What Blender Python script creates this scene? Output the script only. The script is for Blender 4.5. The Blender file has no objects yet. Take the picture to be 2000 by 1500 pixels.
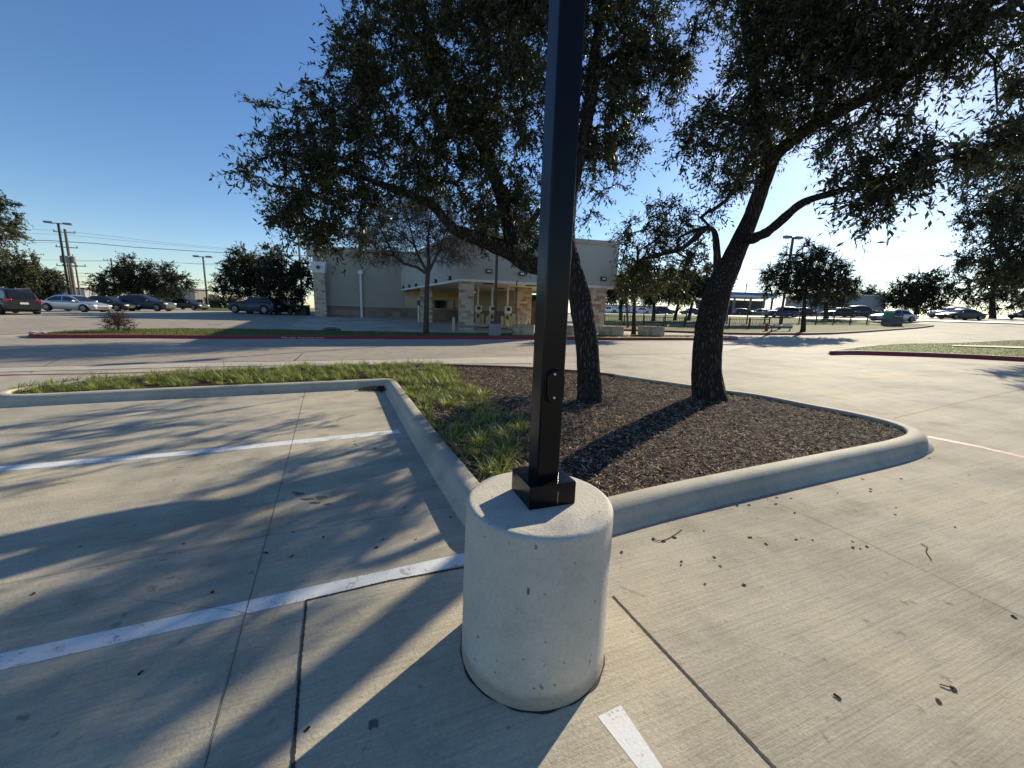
import bpy, bmesh, math, random
import numpy as np
from mathutils import Vector, Matrix
random.seed(7); RNG=np.random.default_rng(11)
S=bpy.context.scene
# ---------------------------------------------------------------- camera
FPX=765.; TH=math.atan(136/765.); RO=math.radians(1.99); CH=1.5
Fw=np.array([0,math.cos(TH),-math.sin(TH)]); U0=np.array([0,math.sin(TH),math.cos(TH)]); X0=np.array([1.,0,0])
RR=math.cos(RO)*X0+math.sin(RO)*U0; UU=-math.sin(RO)*X0+math.cos(RO)*U0
CAM=np.array([0,0,CH])
cam_d=bpy.data.cameras.new('camera'); cam=bpy.data.objects.new('camera',cam_d); S.collection.objects.link(cam)
cam.matrix_world=Matrix(((RR[0],UU[0],-Fw[0],0),(RR[1],UU[1],-Fw[1],0),(RR[2],UU[2],-Fw[2],CH),(0,0,0,1)))
cam_d.sensor_width=36; cam_d.lens=FPX/2000*36; cam_d.clip_end=5000; cam_d.clip_start=.05
S.camera=cam
# ---------------------------------------------------------------- sky and sun
SUN_AZ=math.radians(39.2); SUN_EL=math.radians(24.8)
W=bpy.data.worlds.new('World'); S.world=W; W.use_nodes=True
nt=W.node_tree; bg=nt.nodes['Background']; sk=nt.nodes.new('ShaderNodeTexSky'); sk.sky_type='NISHITA'; sk.sun_disc=False
sk.sun_elevation=SUN_EL; sk.sun_rotation=SUN_AZ; sk.air_density=1.0; sk.dust_density=.17; sk.ozone_density=3
hs=nt.nodes.new('ShaderNodeHueSaturation'); hs.inputs['Saturation'].default_value=1.16; hs.inputs['Hue'].default_value=.506; nt.links.new(sk.outputs[0],hs.inputs['Color']); nt.links.new(hs.outputs[0],bg.inputs[0]); bg.inputs[1].default_value=.105
sd=bpy.data.lights.new('sun','SUN'); sd.energy=5.0; sd.angle=math.radians(.55); sd.color=(1,.89,.68)
sun=bpy.data.objects.new('sun',sd); S.collection.objects.link(sun)
sv=Vector((math.sin(SUN_AZ)*math.cos(SUN_EL),math.cos(SUN_AZ)*math.cos(SUN_EL),math.sin(SUN_EL)))
sun.rotation_euler=sv.to_track_quat('Z','Y').to_euler(); sun.location=(20,25,30)
S.view_settings.view_transform='Standard'; S.view_settings.look='None'; S.view_settings.exposure=.56; S.view_settings.gamma=1
# ---------------------------------------------------------------- terrain
SX,SY=.02072,.01177
def ray(px,py): return Fw+RR*(px-1000)/FPX-UU*(py-750)/FPX
def dp(px,py,d): return CAM+ray(px,py)*d
def plane(x,y): return SX*x+SY*(y-1.58)
ctl=[]
for px,py,d in [(150,609,35),(30,614,27),(620,618,37),(910,646,24.5),(1160,651,26),(400,659,18),(800,662.5,19.5),(1200,664.5,21.5),
                (1430,661,25),(1495,650,30),(1740,639,42),(1850,623,53),(1230,612,100),(1600,619,60),(1300,640,36),(1950,622,60),(400,608,45),(480,611,38)]:
    p=dp(px,py,d); ctl.append((p[0],p[1],p[2]-plane(p[0],p[1])))
for r in (5,14):
    for k in range(14):
        a=k*math.pi*2/14; ctl.append((r*math.cos(a),r*math.sin(a)+1,0))
for x,y,z in [(-90,70,.6),(-60,120,.8),(0,150,2.6),(80,120,3.2),(120,60,3.2),(60,-30,1),(-60,-30,0),(0,-60,0),(-70,20,.1),(50,20,1.3),(20,13,.43)]:
    ctl.append((x,y,z-plane(x,y)))
ctl=np.array(ctl); n_=len(ctl)
D_=np.hypot(ctl[:,None,0]-ctl[None,:,0],ctl[:,None,1]-ctl[None,:,1])
A_=np.ones((n_+1,n_+1)); A_[:n_,:n_]=D_; A_[n_,n_]=0
w_=np.linalg.solve(A_,np.append(ctl[:,2],0))
WCT=w_.copy()
def Hv(x,y):
    x=np.asarray(x,float); y=np.asarray(y,float); r=np.hypot(x,y); f=np.where(r>150,150/np.maximum(r,1e-6),1); x=x*f; y=y*f
    rb=np.sqrt((x[...,None]-ctl[:,0])**2+(y[...,None]-ctl[:,1])**2)@WCT[:-1]+WCT[-1]
    r=np.hypot(x,y-1); k=np.clip((r-9)/5,0,1); k=k*k*(3-2*k)
    return plane(x,y)+rb*k
def H(x,y): return float(Hv(x,y))
def gp(px,py,dz=0.):
    r=ray(px,py); t0=.3; t=t0
    f=lambda t:(CAM+r*t)[2]-H(*(CAM+r*t)[:2])-dz
    while f(t)>0 and t<600: t0=t; t*=1.06
    a,b=t0,t
    for _ in range(30):
        m=(a+b)/2
        if f(m)>0: a=m
        else: b=m
    return CAM+r*a
# ---------------------------------------------------------------- materials
MAT={}
def new_mat(name):
    m=bpy.data.materials.new(name); m.use_nodes=True; MAT[name]=m; return m,m.node_tree,m.node_tree.nodes['Principled BSDF']
def node(t,ty,**k):
    n=t.nodes.new(ty)
    for a,b in k.items(): setattr(n,a,b)
    return n
def ramp(t,src,stops):
    r=node(t,'ShaderNodeValToRGB'); cr=r.color_ramp
    while len(cr.elements)<len(stops): cr.elements.new(.5)
    for e,(p,c) in zip(cr.elements,stops): e.position=p; e.color=(*c,1) if len(c)==3 else c
    t.links.new(src,r.inputs[0]); return r.outputs[0]
def noise(t,scale,detail=4,rough=.55,vec=None,sc=None):
    n=node(t,'ShaderNodeTexNoise'); n.inputs['Scale'].default_value=scale; n.inputs['Detail'].default_value=detail; n.inputs['Roughness'].default_value=rough
    if vec is None: vec=node(t,'ShaderNodeTexCoord').outputs['Object']
    if sc:
        mp=node(t,'ShaderNodeMapping'); mp.inputs['Scale'].default_value=sc; 
        if len(sc)>3: pass
        t.links.new(vec,mp.inputs[0]); vec=mp.outputs[0]
    t.links.new(vec,n.inputs['Vector']); return n.outputs['Fac']
def mixc(t,f,a,b,mode='MIX'):
    m=node(t,'ShaderNodeMix',data_type='RGBA',blend_type=mode)
    for s,i in ((f,0),(a,6),(b,7)):
        if isinstance(s,(int,float)): m.inputs[i].default_value=s
        elif isinstance(s,tuple): m.inputs[i].default_value=(*s,1)
        else: t.links.new(s,m.inputs[i])
    return m.outputs[2]
def bump(t,b,h,strength,dist,prev=None):
    n=node(t,'ShaderNodeBump'); n.inputs['Strength'].default_value=strength; n.inputs['Distance'].default_value=dist
    t.links.new(h,n.inputs['Height'])
    if prev: t.links.new(prev,n.inputs['Normal'])
    t.links.new(n.outputs[0],b.inputs['Normal']); return n.outputs[0]
def simple(name,col,rough=.6,metal=0,var=.12,scale=3,bmp=0,spec=.5,bs=60):
    m,t,b=new_mat(name)
    nf=noise(t,scale,6)
    lo=tuple(c*(1-var) for c in col); hi=tuple(min(1,c*(1+var)) for c in col)
    t.links.new(ramp(t,nf,[(.3,lo),(.7,hi)]),b.inputs['Base Color'])
    b.inputs['Roughness'].default_value=rough; b.inputs['Metallic'].default_value=metal; b.inputs['Specular IOR Level'].default_value=spec
    if bmp: bump(t,b,noise(t,bs,4),bmp,.01)
    return m
def concrete(name,base,stain=.25,broom=None,fine=.5,rough=.8,warm=(1.06,1.0,.9),spec=.3):
    m,t,b=new_mat(name)
    tc=node(t,'ShaderNodeTexCoord').outputs['Object']
    big=noise(t,.55,7,.6,tc); mid=noise(t,3.2,8,.65,tc); fin=noise(t,70,5,.7,tc); spk=noise(t,260,2,.5,tc)
    c=ramp(t,big,[(.30,tuple(x*(1-stain)*w for x,w in zip(base,(.98,1,1.03)))),(.43,tuple(x*(1-stain*.35) for x in base)),(.52,base),(.7,tuple(min(1,x*(1+stain*.45)*w) for x,w in zip(base,warm)))])
    c=mixc(t,.55,c,ramp(t,mid,[(.25,(.55,.55,.56)),(.5,(.96,.96,.96)),(.75,(1.16,1.14,1.08))]),'MULTIPLY')
    c=mixc(t,fine,c,ramp(t,fin,[(.3,(.66,.65,.64)),(.7,(1.16,1.16,1.16))]),'MULTIPLY')
    c=mixc(t,.7,c,ramp(t,spk,[(.27,(.45,.43,.42)),(.38,(1,1,1))]),'MULTIPLY')
    h=fin
    if name in('lot','slab','lane'):
        c=mixc(t,.8,c,ramp(t,noise(t,1.9,3,.5,tc),[(.64,(1,1,1)),(.72,(.72,.70,.68))]),'MULTIPLY')
        c=mixc(t,.8,c,ramp(t,noise(t,13,3,.5,tc),[(.68,(1,1,1)),(.73,(.6,.57,.54))]),'MULTIPLY')
    if name=='basec':
        sx_=node(t,'ShaderNodeSeparateXYZ'); t.links.new(tc,sx_.inputs[0]); m_=node(t,'ShaderNodeMath',operation='MULTIPLY_ADD'); t.links.new(noise(t,7,6,.7,tc),m_.inputs[0]); m_.inputs[1].default_value=-.09; t.links.new(sx_.outputs[2],m_.inputs[2])
        c=mixc(t,.85,c,ramp(t,m_.outputs[0],[(0,(.66,.63,.59)),(.035,(1,1,1))]),'MULTIPLY')
        c=mixc(t,.9,c,ramp(t,noise(t,30,2,.5,tc),[(.70,(1,1,1)),(.74,(.45,.42,.40))]),'MULTIPLY')
    if broom is not None:
        mp=node(t,'ShaderNodeMapping'); mp.inputs['Rotation'].default_value=(0,0,broom); t.links.new(tc,mp.inputs[0])
        mp2=node(t,'ShaderNodeMapping'); mp2.inputs['Scale'].default_value=(.8,30,1); t.links.new(mp.outputs[0],mp2.inputs[0])
        bn=node(t,'ShaderNodeTexNoise'); bn.inputs['Scale'].default_value=2.2; bn.inputs['Detail'].default_value=6; bn.inputs['Roughness'].default_value=.7; t.links.new(mp2.outputs[0],bn.inputs['Vector'])
        c=mixc(t,.5,c,ramp(t,bn.outputs[0],[(.3,(.66,.65,.64)),(.55,(1.03,1.03,1.03)),(.7,(1.14,1.14,1.14))]),'MULTIPLY')
        mp3=node(t,'ShaderNodeMapping'); mp3.inputs['Scale'].default_value=(.25,3.5,1); t.links.new(mp.outputs[0],mp3.inputs[0])
        b3=node(t,'ShaderNodeTexNoise'); b3.inputs['Scale'].default_value=1.3; b3.inputs['Detail'].default_value=6; t.links.new(mp3.outputs[0],b3.inputs['Vector'])
        c=mixc(t,.6,c,ramp(t,b3.outputs[0],[(.3,(.78,.77,.75)),(.6,(1.04,1.03,1.02))]),'MULTIPLY')
        ad=node(t,'ShaderNodeMath',operation='ADD'); t.links.new(bn.outputs[0],ad.inputs[0]); t.links.new(fin,ad.inputs[1]); h=ad.outputs[0]
    t.links.new(c,b.inputs['Base Color']); b.inputs['Roughness'].default_value=rough; b.inputs['Specular IOR Level'].default_value=spec
    bump(t,b,h,.55,.006)
    return m
BR=math.radians(-65)
concrete('lot',(.475,.43,.34),.36,math.radians(-21),spec=.15,rough=.85)
concrete('slab',(.55,.49,.375),.3,math.radians(-21),spec=.15,rough=.85)
concrete('kerb',(.46,.425,.345),.34,None)
concrete('basec',(.56,.52,.44),.16,None,fine=.35)
for n_b in list(MAT['basec'].node_tree.nodes)+list(MAT['kerb'].node_tree.nodes if 'kerb' in MAT else []):
    if n_b.type=='BUMP': n_b.inputs['Distance'].default_value=.008; n_b.inputs['Strength'].default_value=.5
concrete('gutter',(.54,.49,.40),.1,math.radians(5))
concrete('lane',(.38,.325,.26),.16,math.radians(5))
concrete('street',(.33,.31,.28),.1,math.radians(5))
concrete('joint',(.045,.04,.035),.3,None)
concrete('jointm',(.14,.125,.105),.3,None)
concrete('jointl',(.5,.48,.43),.1,None)
concrete('stain',(.15,.135,.12),.3,None)
def paint(name,col,wear=.36,under=(.36,.33,.28)):
    m,t,b=new_mat(name)
    f1=noise(t,9,8,.7); f2=noise(t,60,5,.75)
    ad=node(t,'ShaderNodeMath',operation='ADD'); t.links.new(f1,ad.inputs[0]); t.links.new(f2,ad.inputs[1])
    msk=ramp(t,ad.outputs[0],[(wear*2/2-.02+.0,(0,0,0)),(wear+.1,(1,1,1))])
    m2=node(t,'ShaderNodeMath',operation='MULTIPLY'); t.links.new(ad.outputs[0],m2.inputs[0]); m2.inputs[1].default_value=.5
    msk=ramp(t,m2.outputs[0],[(wear,(0,0,0)),(wear+.06,(1,1,1))])
    c=mixc(t,msk,under,mixc(t,f1,tuple(x*.88 for x in col),col))
    t.links.new(c,b.inputs['Base Color']); b.inputs['Roughness'].default_value=.65; bump(t,b,f2,.4,.004); return m
paint('whitep',(.74,.74,.72),.405)
paint('redp',(.26,.022,.03),.34,(.3,.2,.17))
paint('redfade',(.36,.10,.10),.42,(.36,.3,.27))
paint('redline',(.33,.10,.10),.38)
def grassm(name,cols,tr=.35):
    m,t,b=new_mat(name)
    g=node(t,'ShaderNodeNewGeometry'); c=ramp(t,g.outputs['Random Per Island'],cols)
    t.links.new(c,b.inputs['Base Color']); b.inputs['Roughness'].default_value=.45; b.inputs['Specular IOR Level'].default_value=.35
    if tr==0: b.inputs['Roughness'].default_value=.95; b.inputs['Specular IOR Level'].default_value=.08
    if tr:
        tl=node(t,'ShaderNodeBsdfTranslucent'); t.links.new(mixc(t,1.,c,(1.25,1.3,.7),'MULTIPLY'),tl.inputs[0]); mx=node(t,'ShaderNodeMixShader'); mx.inputs[0].default_value=tr
        out=t.nodes['Material Output']; t.links.new(b.outputs[0],mx.inputs[1]); t.links.new(tl.outputs[0],mx.inputs[2]); t.links.new(mx.outputs[0],out.inputs[0])
    return m
grassm('blade',[(0,(.045,.07,.015)),(.3,(.12,.17,.035)),(.65,(.24,.27,.06)),(.86,(.45,.42,.16)),(1,(.46,.36,.2))],.4)
grassm('lawnblade',[(0,(.05,.08,.012)),(.5,(.11,.15,.025)),(1,(.20,.20,.06))],.35)
grassm('leaf1',[(0,(.018,.024,.011)),(.6,(.042,.05,.022)),(.95,(.07,.078,.03)),(1,(.13,.13,.045))],.22)
grassm('leaf2',[(0,(.018,.024,.011)),(.6,(.038,.048,.022)),(.95,(.06,.068,.026)),(1,(.22,.2,.05))],.2)
grassm('leafy',[(0,(.035,.045,.012)),(.5,(.075,.08,.022)),(.9,(.15,.13,.03)),(1,(.24,.18,.05))],.3)
grassm('leafd',[(0,(.016,.022,.012)),(.6,(.035,.043,.022)),(1,(.07,.075,.035))],.2)
grassm('leafg',[(0,(.04,.048,.025)),(.6,(.075,.082,.042)),(1,(.12,.115,.06))],.2)
grassm('chip',[(0,(.025,.017,.012)),(.35,(.11,.076,.052)),(.65,(.28,.205,.145)),(1,(.66,.52,.38))],0)
grassm('deadleaf',[(0,(.03,.018,.01)),(1,(.09,.05,.03))],0)
simple('soil',(.045,.029,.02),.95,0,.5,14,.8,.1,30)
simple('lawn',(.10,.115,.03),.9,0,.4,6,.6,.1,60)
simple('lawny',(.12,.15,.03),.9,0,.3,4,.6,.1,60)
m,t,b=new_mat('bark')
tc=node(t,'ShaderNodeTexCoord').outputs['Object']; mp=node(t,'ShaderNodeMapping'); mp.inputs['Scale'].default_value=(1,1,.17); t.links.new(tc,mp.inputs[0])
wn=node(t,'ShaderNodeTexNoise'); wn.inputs['Scale'].default_value=9; t.links.new(mp.outputs[0],wn.inputs['Vector'])
ad=node(t,'ShaderNodeVectorMath',operation='SCALE'); t.links.new(wn.outputs['Color'],ad.inputs[0]); ad.inputs['Scale'].default_value=.11
a2=node(t,'ShaderNodeVectorMath',operation='ADD'); t.links.new(mp.outputs[0],a2.inputs[0]); t.links.new(ad.outputs[0],a2.inputs[1])
vo=node(t,'ShaderNodeTexVoronoi',feature='DISTANCE_TO_EDGE'); vo.inputs['Scale'].default_value=25; t.links.new(a2.outputs[0],vo.inputs['Vector'])
fn=noise(t,60,5,.7,tc)
c=ramp(t,vo.outputs[0],[(0,(.022,.018,.015)),(.12,(.05,.042,.035)),(.3,(.105,.09,.077)),(.5,(.14,.122,.106))])
c=mixc(t,.6,c,ramp(t,fn,[(.3,(.6,.6,.6)),(.7,(1.2,1.2,1.2))]),'MULTIPLY'); t.links.new(c,b.inputs['Base Color']); b.inputs['Roughness'].default_value=.95; b.inputs['Specular IOR Level'].default_value=.1
hh=ramp(t,vo.outputs[0],[(0,(0,0,0)),(.45,(1,1,1))]); pr=bump(t,b,hh,1,.05); bump(t,b,fn,.6,.01,pr)
simple('barkfar',(.045,.036,.03),.95,0,.3,8,.4,.1)
simple('baretwig',(.07,.058,.05),.9,0,.3,10,0,.1)
m,t,b=new_mat('blackpole'); b.inputs['Base Color'].default_value=(.004,.004,.005,1); 
t.links.new(ramp(t,noise(t,12,6),[(.3,(.16,.16,.16)),(.7,(.22,.22,.22))]),b.inputs['Roughness']); b.inputs['Specular IOR Level'].default_value=.22; bump(t,b,noise(t,900,2),.12,.001)
simple('steel',(.6,.6,.58),.3,1,.05)
simple('darkpole',(.03,.028,.026),.5,0,.2)
simple('greypole',(.20,.20,.19),.6,0,.2,1.5)
simple('wood',(.13,.105,.085),.9,0,.3,1.5)
simple('wire',(.08,.08,.09),.7,0,.05)
simple('stucco',(.33,.315,.245),.9,0,.06,.5,.15,.2,40)
simple('stucco2',(.43,.42,.37),.9,0,.05,.4,.15,.2,40)
simple('stuccotan',(.52,.43,.27),.9,0,.05,.5,.1,.2,40)
simple('cornice',(.42,.37,.30),.85,0,.08,1)
simple('ceiling',(.72,.65,.50),.9,0,.03,1)
simple('whitetrim',(.68,.67,.63),.6,0,.05,2)
def stone(name,c1,c2,c3,sc=(2.2,2.2,5.5),mortar=(.42,.38,.32)):
    m,t,b=new_mat(name)
    tc=node(t,'ShaderNodeTexCoord').outputs['Object']
    xyz=node(t,'ShaderNodeSeparateXYZ'); t.links.new(tc,xyz.inputs[0]); ax=node(t,'ShaderNodeMath',operation='ADD'); t.links.new(xyz.outputs[0],ax.inputs[0]); t.links.new(xyz.outputs[1],ax.inputs[1])
    cb=node(t,'ShaderNodeCombineXYZ'); t.links.new(ax.outputs[0],cb.inputs[0]); t.links.new(xyz.outputs[2],cb.inputs[1])
    br=node(t,'ShaderNodeTexBrick'); t.links.new(cb.outputs[0],br.inputs['Vector']); br.inputs['Scale'].default_value=1; br.inputs['Brick Width'].default_value=1/sc[0]; br.inputs['Row Height'].default_value=1/sc[2]
    br.inputs['Mortar Size'].default_value=.008; br.inputs['Color1'].default_value=(0,0,0,1); br.inputs['Color2'].default_value=(1,1,1,1); br.inputs['Mortar'].default_value=(.5,.5,.5,1); br.squash=1.6; br.squash_frequency=3; br.offset=.37
    c=ramp(t,br.outputs['Color'],[(0,c1),(.45,c2),(1,c3)]); c=mixc(t,br.outputs['Fac'],c,mortar)
    c=mixc(t,.5,c,ramp(t,noise(t,9,6,.6,tc),[(.3,(.6,.58,.55)),(.7,(1.15,1.15,1.15))]),'MULTIPLY')
    t.links.new(c,b.inputs['Base Color']); b.inputs['Roughness'].default_value=.9; bump(t,b,noise(t,20,5,.6,tc),.6,.03); return m
stone('stonecol',(.30,.18,.11),(.50,.40,.28),(.58,.52,.42))
stone('stonebase',(.17,.13,.10),(.23,.19,.15),(.28,.24,.19),(1.1,1,2.2),(.2,.17,.14))
stone('stonesign',(.10,.09,.08),(.15,.13,.11),(.2,.18,.15),(2,1,5),(.12,.11,.1))
simple('limestone',(.42,.33,.22),.95,0,.45,2.5,.7,.15,12)
simple('glassdark',(.012,.014,.016),.06,0,.1); simple('tyre',(.012,.012,.012),.8); simple('rim',(.16,.16,.17),.4,.5); simple('tail',(.35,.01,.01),.3); simple('headl',(.75,.75,.72),.15)
simple('plate',(.6,.6,.58),.5); simple('blackplastic',(.015,.015,.015),.6)
simple('greenpanel',(.02,.14,.07),.5); simple('darkpanel',(.012,.02,.022),.4); simple('hydrantred',(.30,.04,.025),.5); simple('utilgreen',(.05,.10,.07),.7)
simple('roofdark',(.05,.05,.055),.9); simple('shopwall',(.36,.36,.35),.9,0,.08,.6); simple('brickw',(.46,.38,.29),.9,0,.2,1.5); simple('bluestripe',(.04,.17,.42),.5); simple('retain',(.24,.235,.22),.9,0,.12,1)
simple('mural',(.10,.11,.14),.8,0,.6,.5); simple('yellowlit',(.5,.36,.12),.6)  # second material: wall tone with the yellow light painted in
CARCOL={}
def carpaint(name,col,metal=.3,rough=.32):
    m,t,b=new_mat('car_'+name); b.inputs['Base Color'].default_value=(*col,1); b.inputs['Metallic'].default_value=metal; b.inputs['Roughness'].default_value=rough; b.inputs['Coat Weight'].default_value=.1
    bump(t,b,noise(t,4,3),.02,.02); return m
for n,c in dict(black=(.008,.008,.01),white=(.7,.72,.74),silver=(.45,.48,.52),charcoal=(.03,.033,.038),slate=(.06,.085,.13),navy=(.012,.02,.05),tan=(.2,.17,.14),red=(.25,.02,.02)).items(): carpaint(n,c,metal=.6 if n in('silver','slate') else 0,rough=.3 if n in('white','silver') else .45)
# ---------------------------------------------------------------- mesh helpers
def tag(o,label=None,cat=None,group=None,kind=None):
    if label: o['label']=label
    if cat: o['category']=cat
    if group: o['group']=group
    if kind: o['kind']=kind
    return o
def link(o,parent=None):
    S.collection.objects.link(o)
    if parent: o.parent=parent
    return o
def empty(name,loc,rz=0):
    o=bpy.data.objects.new(name,None); o.location=tuple(loc); o.rotation_euler=(0,0,rz); o.empty_display_size=.2; return link(o)
def mesh_np(name,V,Fq,mats,parent=None,smooth=False,midx=None):
    V=np.asarray(V,np.float32).reshape(-1,3); Fq=np.asarray(Fq,np.int32); k=Fq.shape[1]
    me=bpy.data.meshes.new(name); me.vertices.add(len(V)); me.vertices.foreach_set('co',V.ravel())
    me.loops.add(Fq.size); me.loops.foreach_set('vertex_index',Fq.ravel()); me.polygons.add(len(Fq))
    me.polygons.foreach_set('loop_start',np.arange(0,Fq.size,k,dtype=np.int32)); me.polygons.foreach_set('loop_total',np.full(len(Fq),k,np.int32))
    if midx is not None: me.polygons.foreach_set('material_index',np.asarray(midx,np.int32))
    me.polygons.foreach_set('use_smooth',np.full(len(Fq),smooth))
    for m in (mats if isinstance(mats,(list,tuple)) else [mats]): me.materials.append(MAT[m])
    me.update(calc_edges=True); return link(bpy.data.objects.new(name,me),parent)
class MB:
    def __init__(s): s.v=[]; s.f=[]; s.m=[]
    def add(s,vs,fs,mi=0):
        o=len(s.v); s.v+= [tuple(map(float,v)) for v in vs]; s.f+=[tuple(i+o for i in f) for f in fs]; s.m+=[mi]*len(fs); return s
    def box(s,c,d,rz=0,mi=0,taper=1,tilt=None):
        x,y,z=d[0]/2,d[1]/2,d[2]/2; vs=[]
        for k,sz in ((1,-z),(taper,z)):
            for a,b in ((-x,-y),(x,-y),(x,y),(-x,y)): vs.append(Vector((a*k,b*k,sz)))
        M=Matrix.Rotation(rz,3,'Z')
        if tilt: M=M@Matrix.Rotation(tilt[0],3,'X')@Matrix.Rotation(tilt[1],3,'Y')
        vs=[M@v+Vector(c) for v in vs]
        return s.add(vs,[(3,2,1,0),(4,5,6,7),(0,1,5,4),(1,2,6,5),(2,3,7,6),(3,0,4,7)],mi)
    def prism(s,pts,z0,z1,mi=0):
        n=len(pts); vs=[(p[0],p[1],z0) for p in pts]+[(p[0],p[1],z1) for p in pts]
        return s.add(vs,[tuple(range(n-1,-1,-1)),tuple(range(n,2*n))]+[(i,(i+1)%n,n+(i+1)%n,n+i) for i in range(n)],mi)
    def tube(s,pts,rad,n=8,mi=0,cap=True):
        pts=[Vector(p) for p in pts]; rad=rad if isinstance(rad,(list,tuple)) else [rad]*len(pts); rings=[]; u=None
        for i,p in enumerate(pts):
            d=(pts[min(i+1,len(pts)-1)]-pts[max(i-1,0)]).normalized()
            if u is None:
                u=d.cross(Vector((0,0,1)) if abs(d.z)<.9 else Vector((1,0,0))).normalized()
            u=(u-d*u.dot(d)).normalized(); w=d.cross(u)
            rings.append([p+(u*math.cos(a)+w*math.sin(a))*rad[i] for a in [k*2*math.pi/n for k in range(n)]])
        vs=[v for r in rings for v in r]; fs=[]
        for i in range(len(pts)-1):
            for k in range(n): fs.append((i*n+k,i*n+(k+1)%n,(i+1)*n+(k+1)%n,(i+1)*n+k))
        if cap: fs+= [tuple(range(n-1,-1,-1)),tuple((len(pts)-1)*n+k for k in range(n))]
        return s.add(vs,fs,mi)
    def lathe(s,prof,c=(0,0,0),n=24,mi=0,M=None):
        vs=[]; 
        for r,z in prof:
            for k in range(n):
                a=k*2*math.pi/n; v=Vector((r*math.cos(a),r*math.sin(a),z)); v=(M@v if M else v)+Vector(c); vs.append(v)
        fs=[]
        for i in range(len(prof)-1):
            for k in range(n): fs.append((i*n+k,i*n+(k+1)%n,(i+1)*n+(k+1)%n,(i+1)*n+k))
        fs+=[tuple(range(n-1,-1,-1)),tuple((len(prof)-1)*n+k for k in range(n))]
        return s.add(vs,fs,mi)
    def build(s,name,mats,parent=None,smooth=False,bevel=0,angle=None,seg=2):
        me=bpy.data.meshes.new(name); me.from_pydata(s.v,[],s.f)
        for m in (mats if isinstance(mats,(list,tuple)) else [mats]): me.materials.append(MAT[m])
        for p,mi in zip(me.polygons,s.m): p.material_index=mi; p.use_smooth=smooth
        me.update(); o=link(bpy.data.objects.new(name,me),parent)
        if bevel:
            b=o.modifiers.new('b','BEVEL'); b.width=bevel; b.segments=seg; b.limit_method='ANGLE'; b.angle_limit=math.radians(35)
        if smooth and angle is None: angle=40
        if smooth:
            try: me.set_sharp_from_angle(angle=math.radians(angle))
            except Exception: pass
        return o
def resample(pts,n):
    pts=np.asarray(pts,float); d=np.r_[0,np.cumsum(np.linalg.norm(np.diff(pts,axis=0),axis=1))]; t=np.linspace(0,d[-1],n)
    return np.stack([np.interp(t,d,pts[:,k]) for k in range(pts.shape[1])],1)
def strip(name,A,B,off,mat,nu=60,nv=6,px=True,kind='structure',dz=0):
    if px: A=[gp(*p,dz)[:2] for p in A]; B=[gp(*p,dz)[:2] for p in B]
    A=resample(A,nu); B=resample(B,nu); t=np.linspace(0,1,nv)[:,None,None]; P=A[None]*(1-t)+B[None]*t
    Z=Hv(P[...,0],P[...,1])+off; V=np.concatenate([P,Z[...,None]],2).reshape(-1,3)
    i=np.arange(nu-1); F=[]
    for r in range(nv-1): F.append(np.stack([r*nu+i,r*nu+i+1,(r+1)*nu+i+1,(r+1)*nu+i],1))
    o=mesh_np(name,V,np.concatenate(F)[:,::-1],mat); 
    return tag(o,kind=kind)
def line(name,pts,width,off,mat,px=True,kind='structure',nseg=40,jit=0):
    P=np.array([gp(*p)[:2] for p in pts]) if px else np.array(pts,float)
    P=resample(P,nseg); d=np.gradient(P,axis=0); d/=np.linalg.norm(d,axis=1)[:,None]; nrm=np.stack([-d[:,1],d[:,0]],1)
    if jit: P=P+nrm*RNG.normal(0,jit,(nseg,1))
    w=width/2*(1+(RNG.normal(0,.15,(nseg,1)) if jit else 0))
    A=P+nrm*w; B=P-nrm*w
    V=np.concatenate([np.c_[A,Hv(A[:,0],A[:,1])+off],np.c_[B,Hv(B[:,0],B[:,1])+off]]); i=np.arange(nseg-1)
    F=np.stack([i+nseg,i+1+nseg,i+1,i],1); o=mesh_np(name,V,F,mat); return tag(o,kind=kind)
def chaikin(P,k=2,closed=True):
    P=np.asarray(P,float)
    for _ in range(k):
        Q=np.roll(P,-1,0); P=np.stack([.75*P+.25*Q,.25*P+.75*Q],1).reshape(-1,P.shape[1])
    return P
def inpoly(x,y,poly):
    x=np.asarray(x); y=np.asarray(y); c=np.zeros(x.shape,bool); n=len(poly); j=n-1
    for i in range(n):
        xi,yi=poly[i][:2]; xj,yj=poly[j][:2]
        c^=((yi>y)!=(yj>y))&(x<(xj-xi)*(y-yi)/(yj-yi+1e-12)+xi); j=i
    return c
# ---------------------------------------------------------------- ground
ths=np.linspace(0,2*np.pi,241)[:-1]; rs=np.concatenate([np.linspace(0,30,61)[1:],30*1.03**np.arange(1,150)])
P=np.stack([np.outer(rs,np.sin(ths)),np.outer(rs,np.cos(ths))],-1); Z=Hv(P[...,0],P[...,1])
V=np.concatenate([P,Z[...,None]],2).reshape(-1,3); nth=len(ths); V=np.concatenate([V,[[0,0,H(0,0)]]])
k=np.arange(nth); F=[np.stack([r*nth+k,(r+1)*nth+k,(r+1)*nth+(k+1)%nth,r*nth+(k+1)%nth],1) for r in range(len(rs)-1)]
F=np.concatenate(F)[:,::-1]; Fc=np.stack([np.full(nth,len(V)-1),(k+1)%nth,k,k],1)
me=bpy.data.meshes.new('ground'); me.from_pydata(V.tolist(),[],F.tolist()+[(len(V)-1,int((a+1)%nth),int(a)) for a in k]); me.materials.append(MAT['lot'])
g=link(bpy.data.objects.new('ground',me)); tag(g,kind='structure'); 
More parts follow.
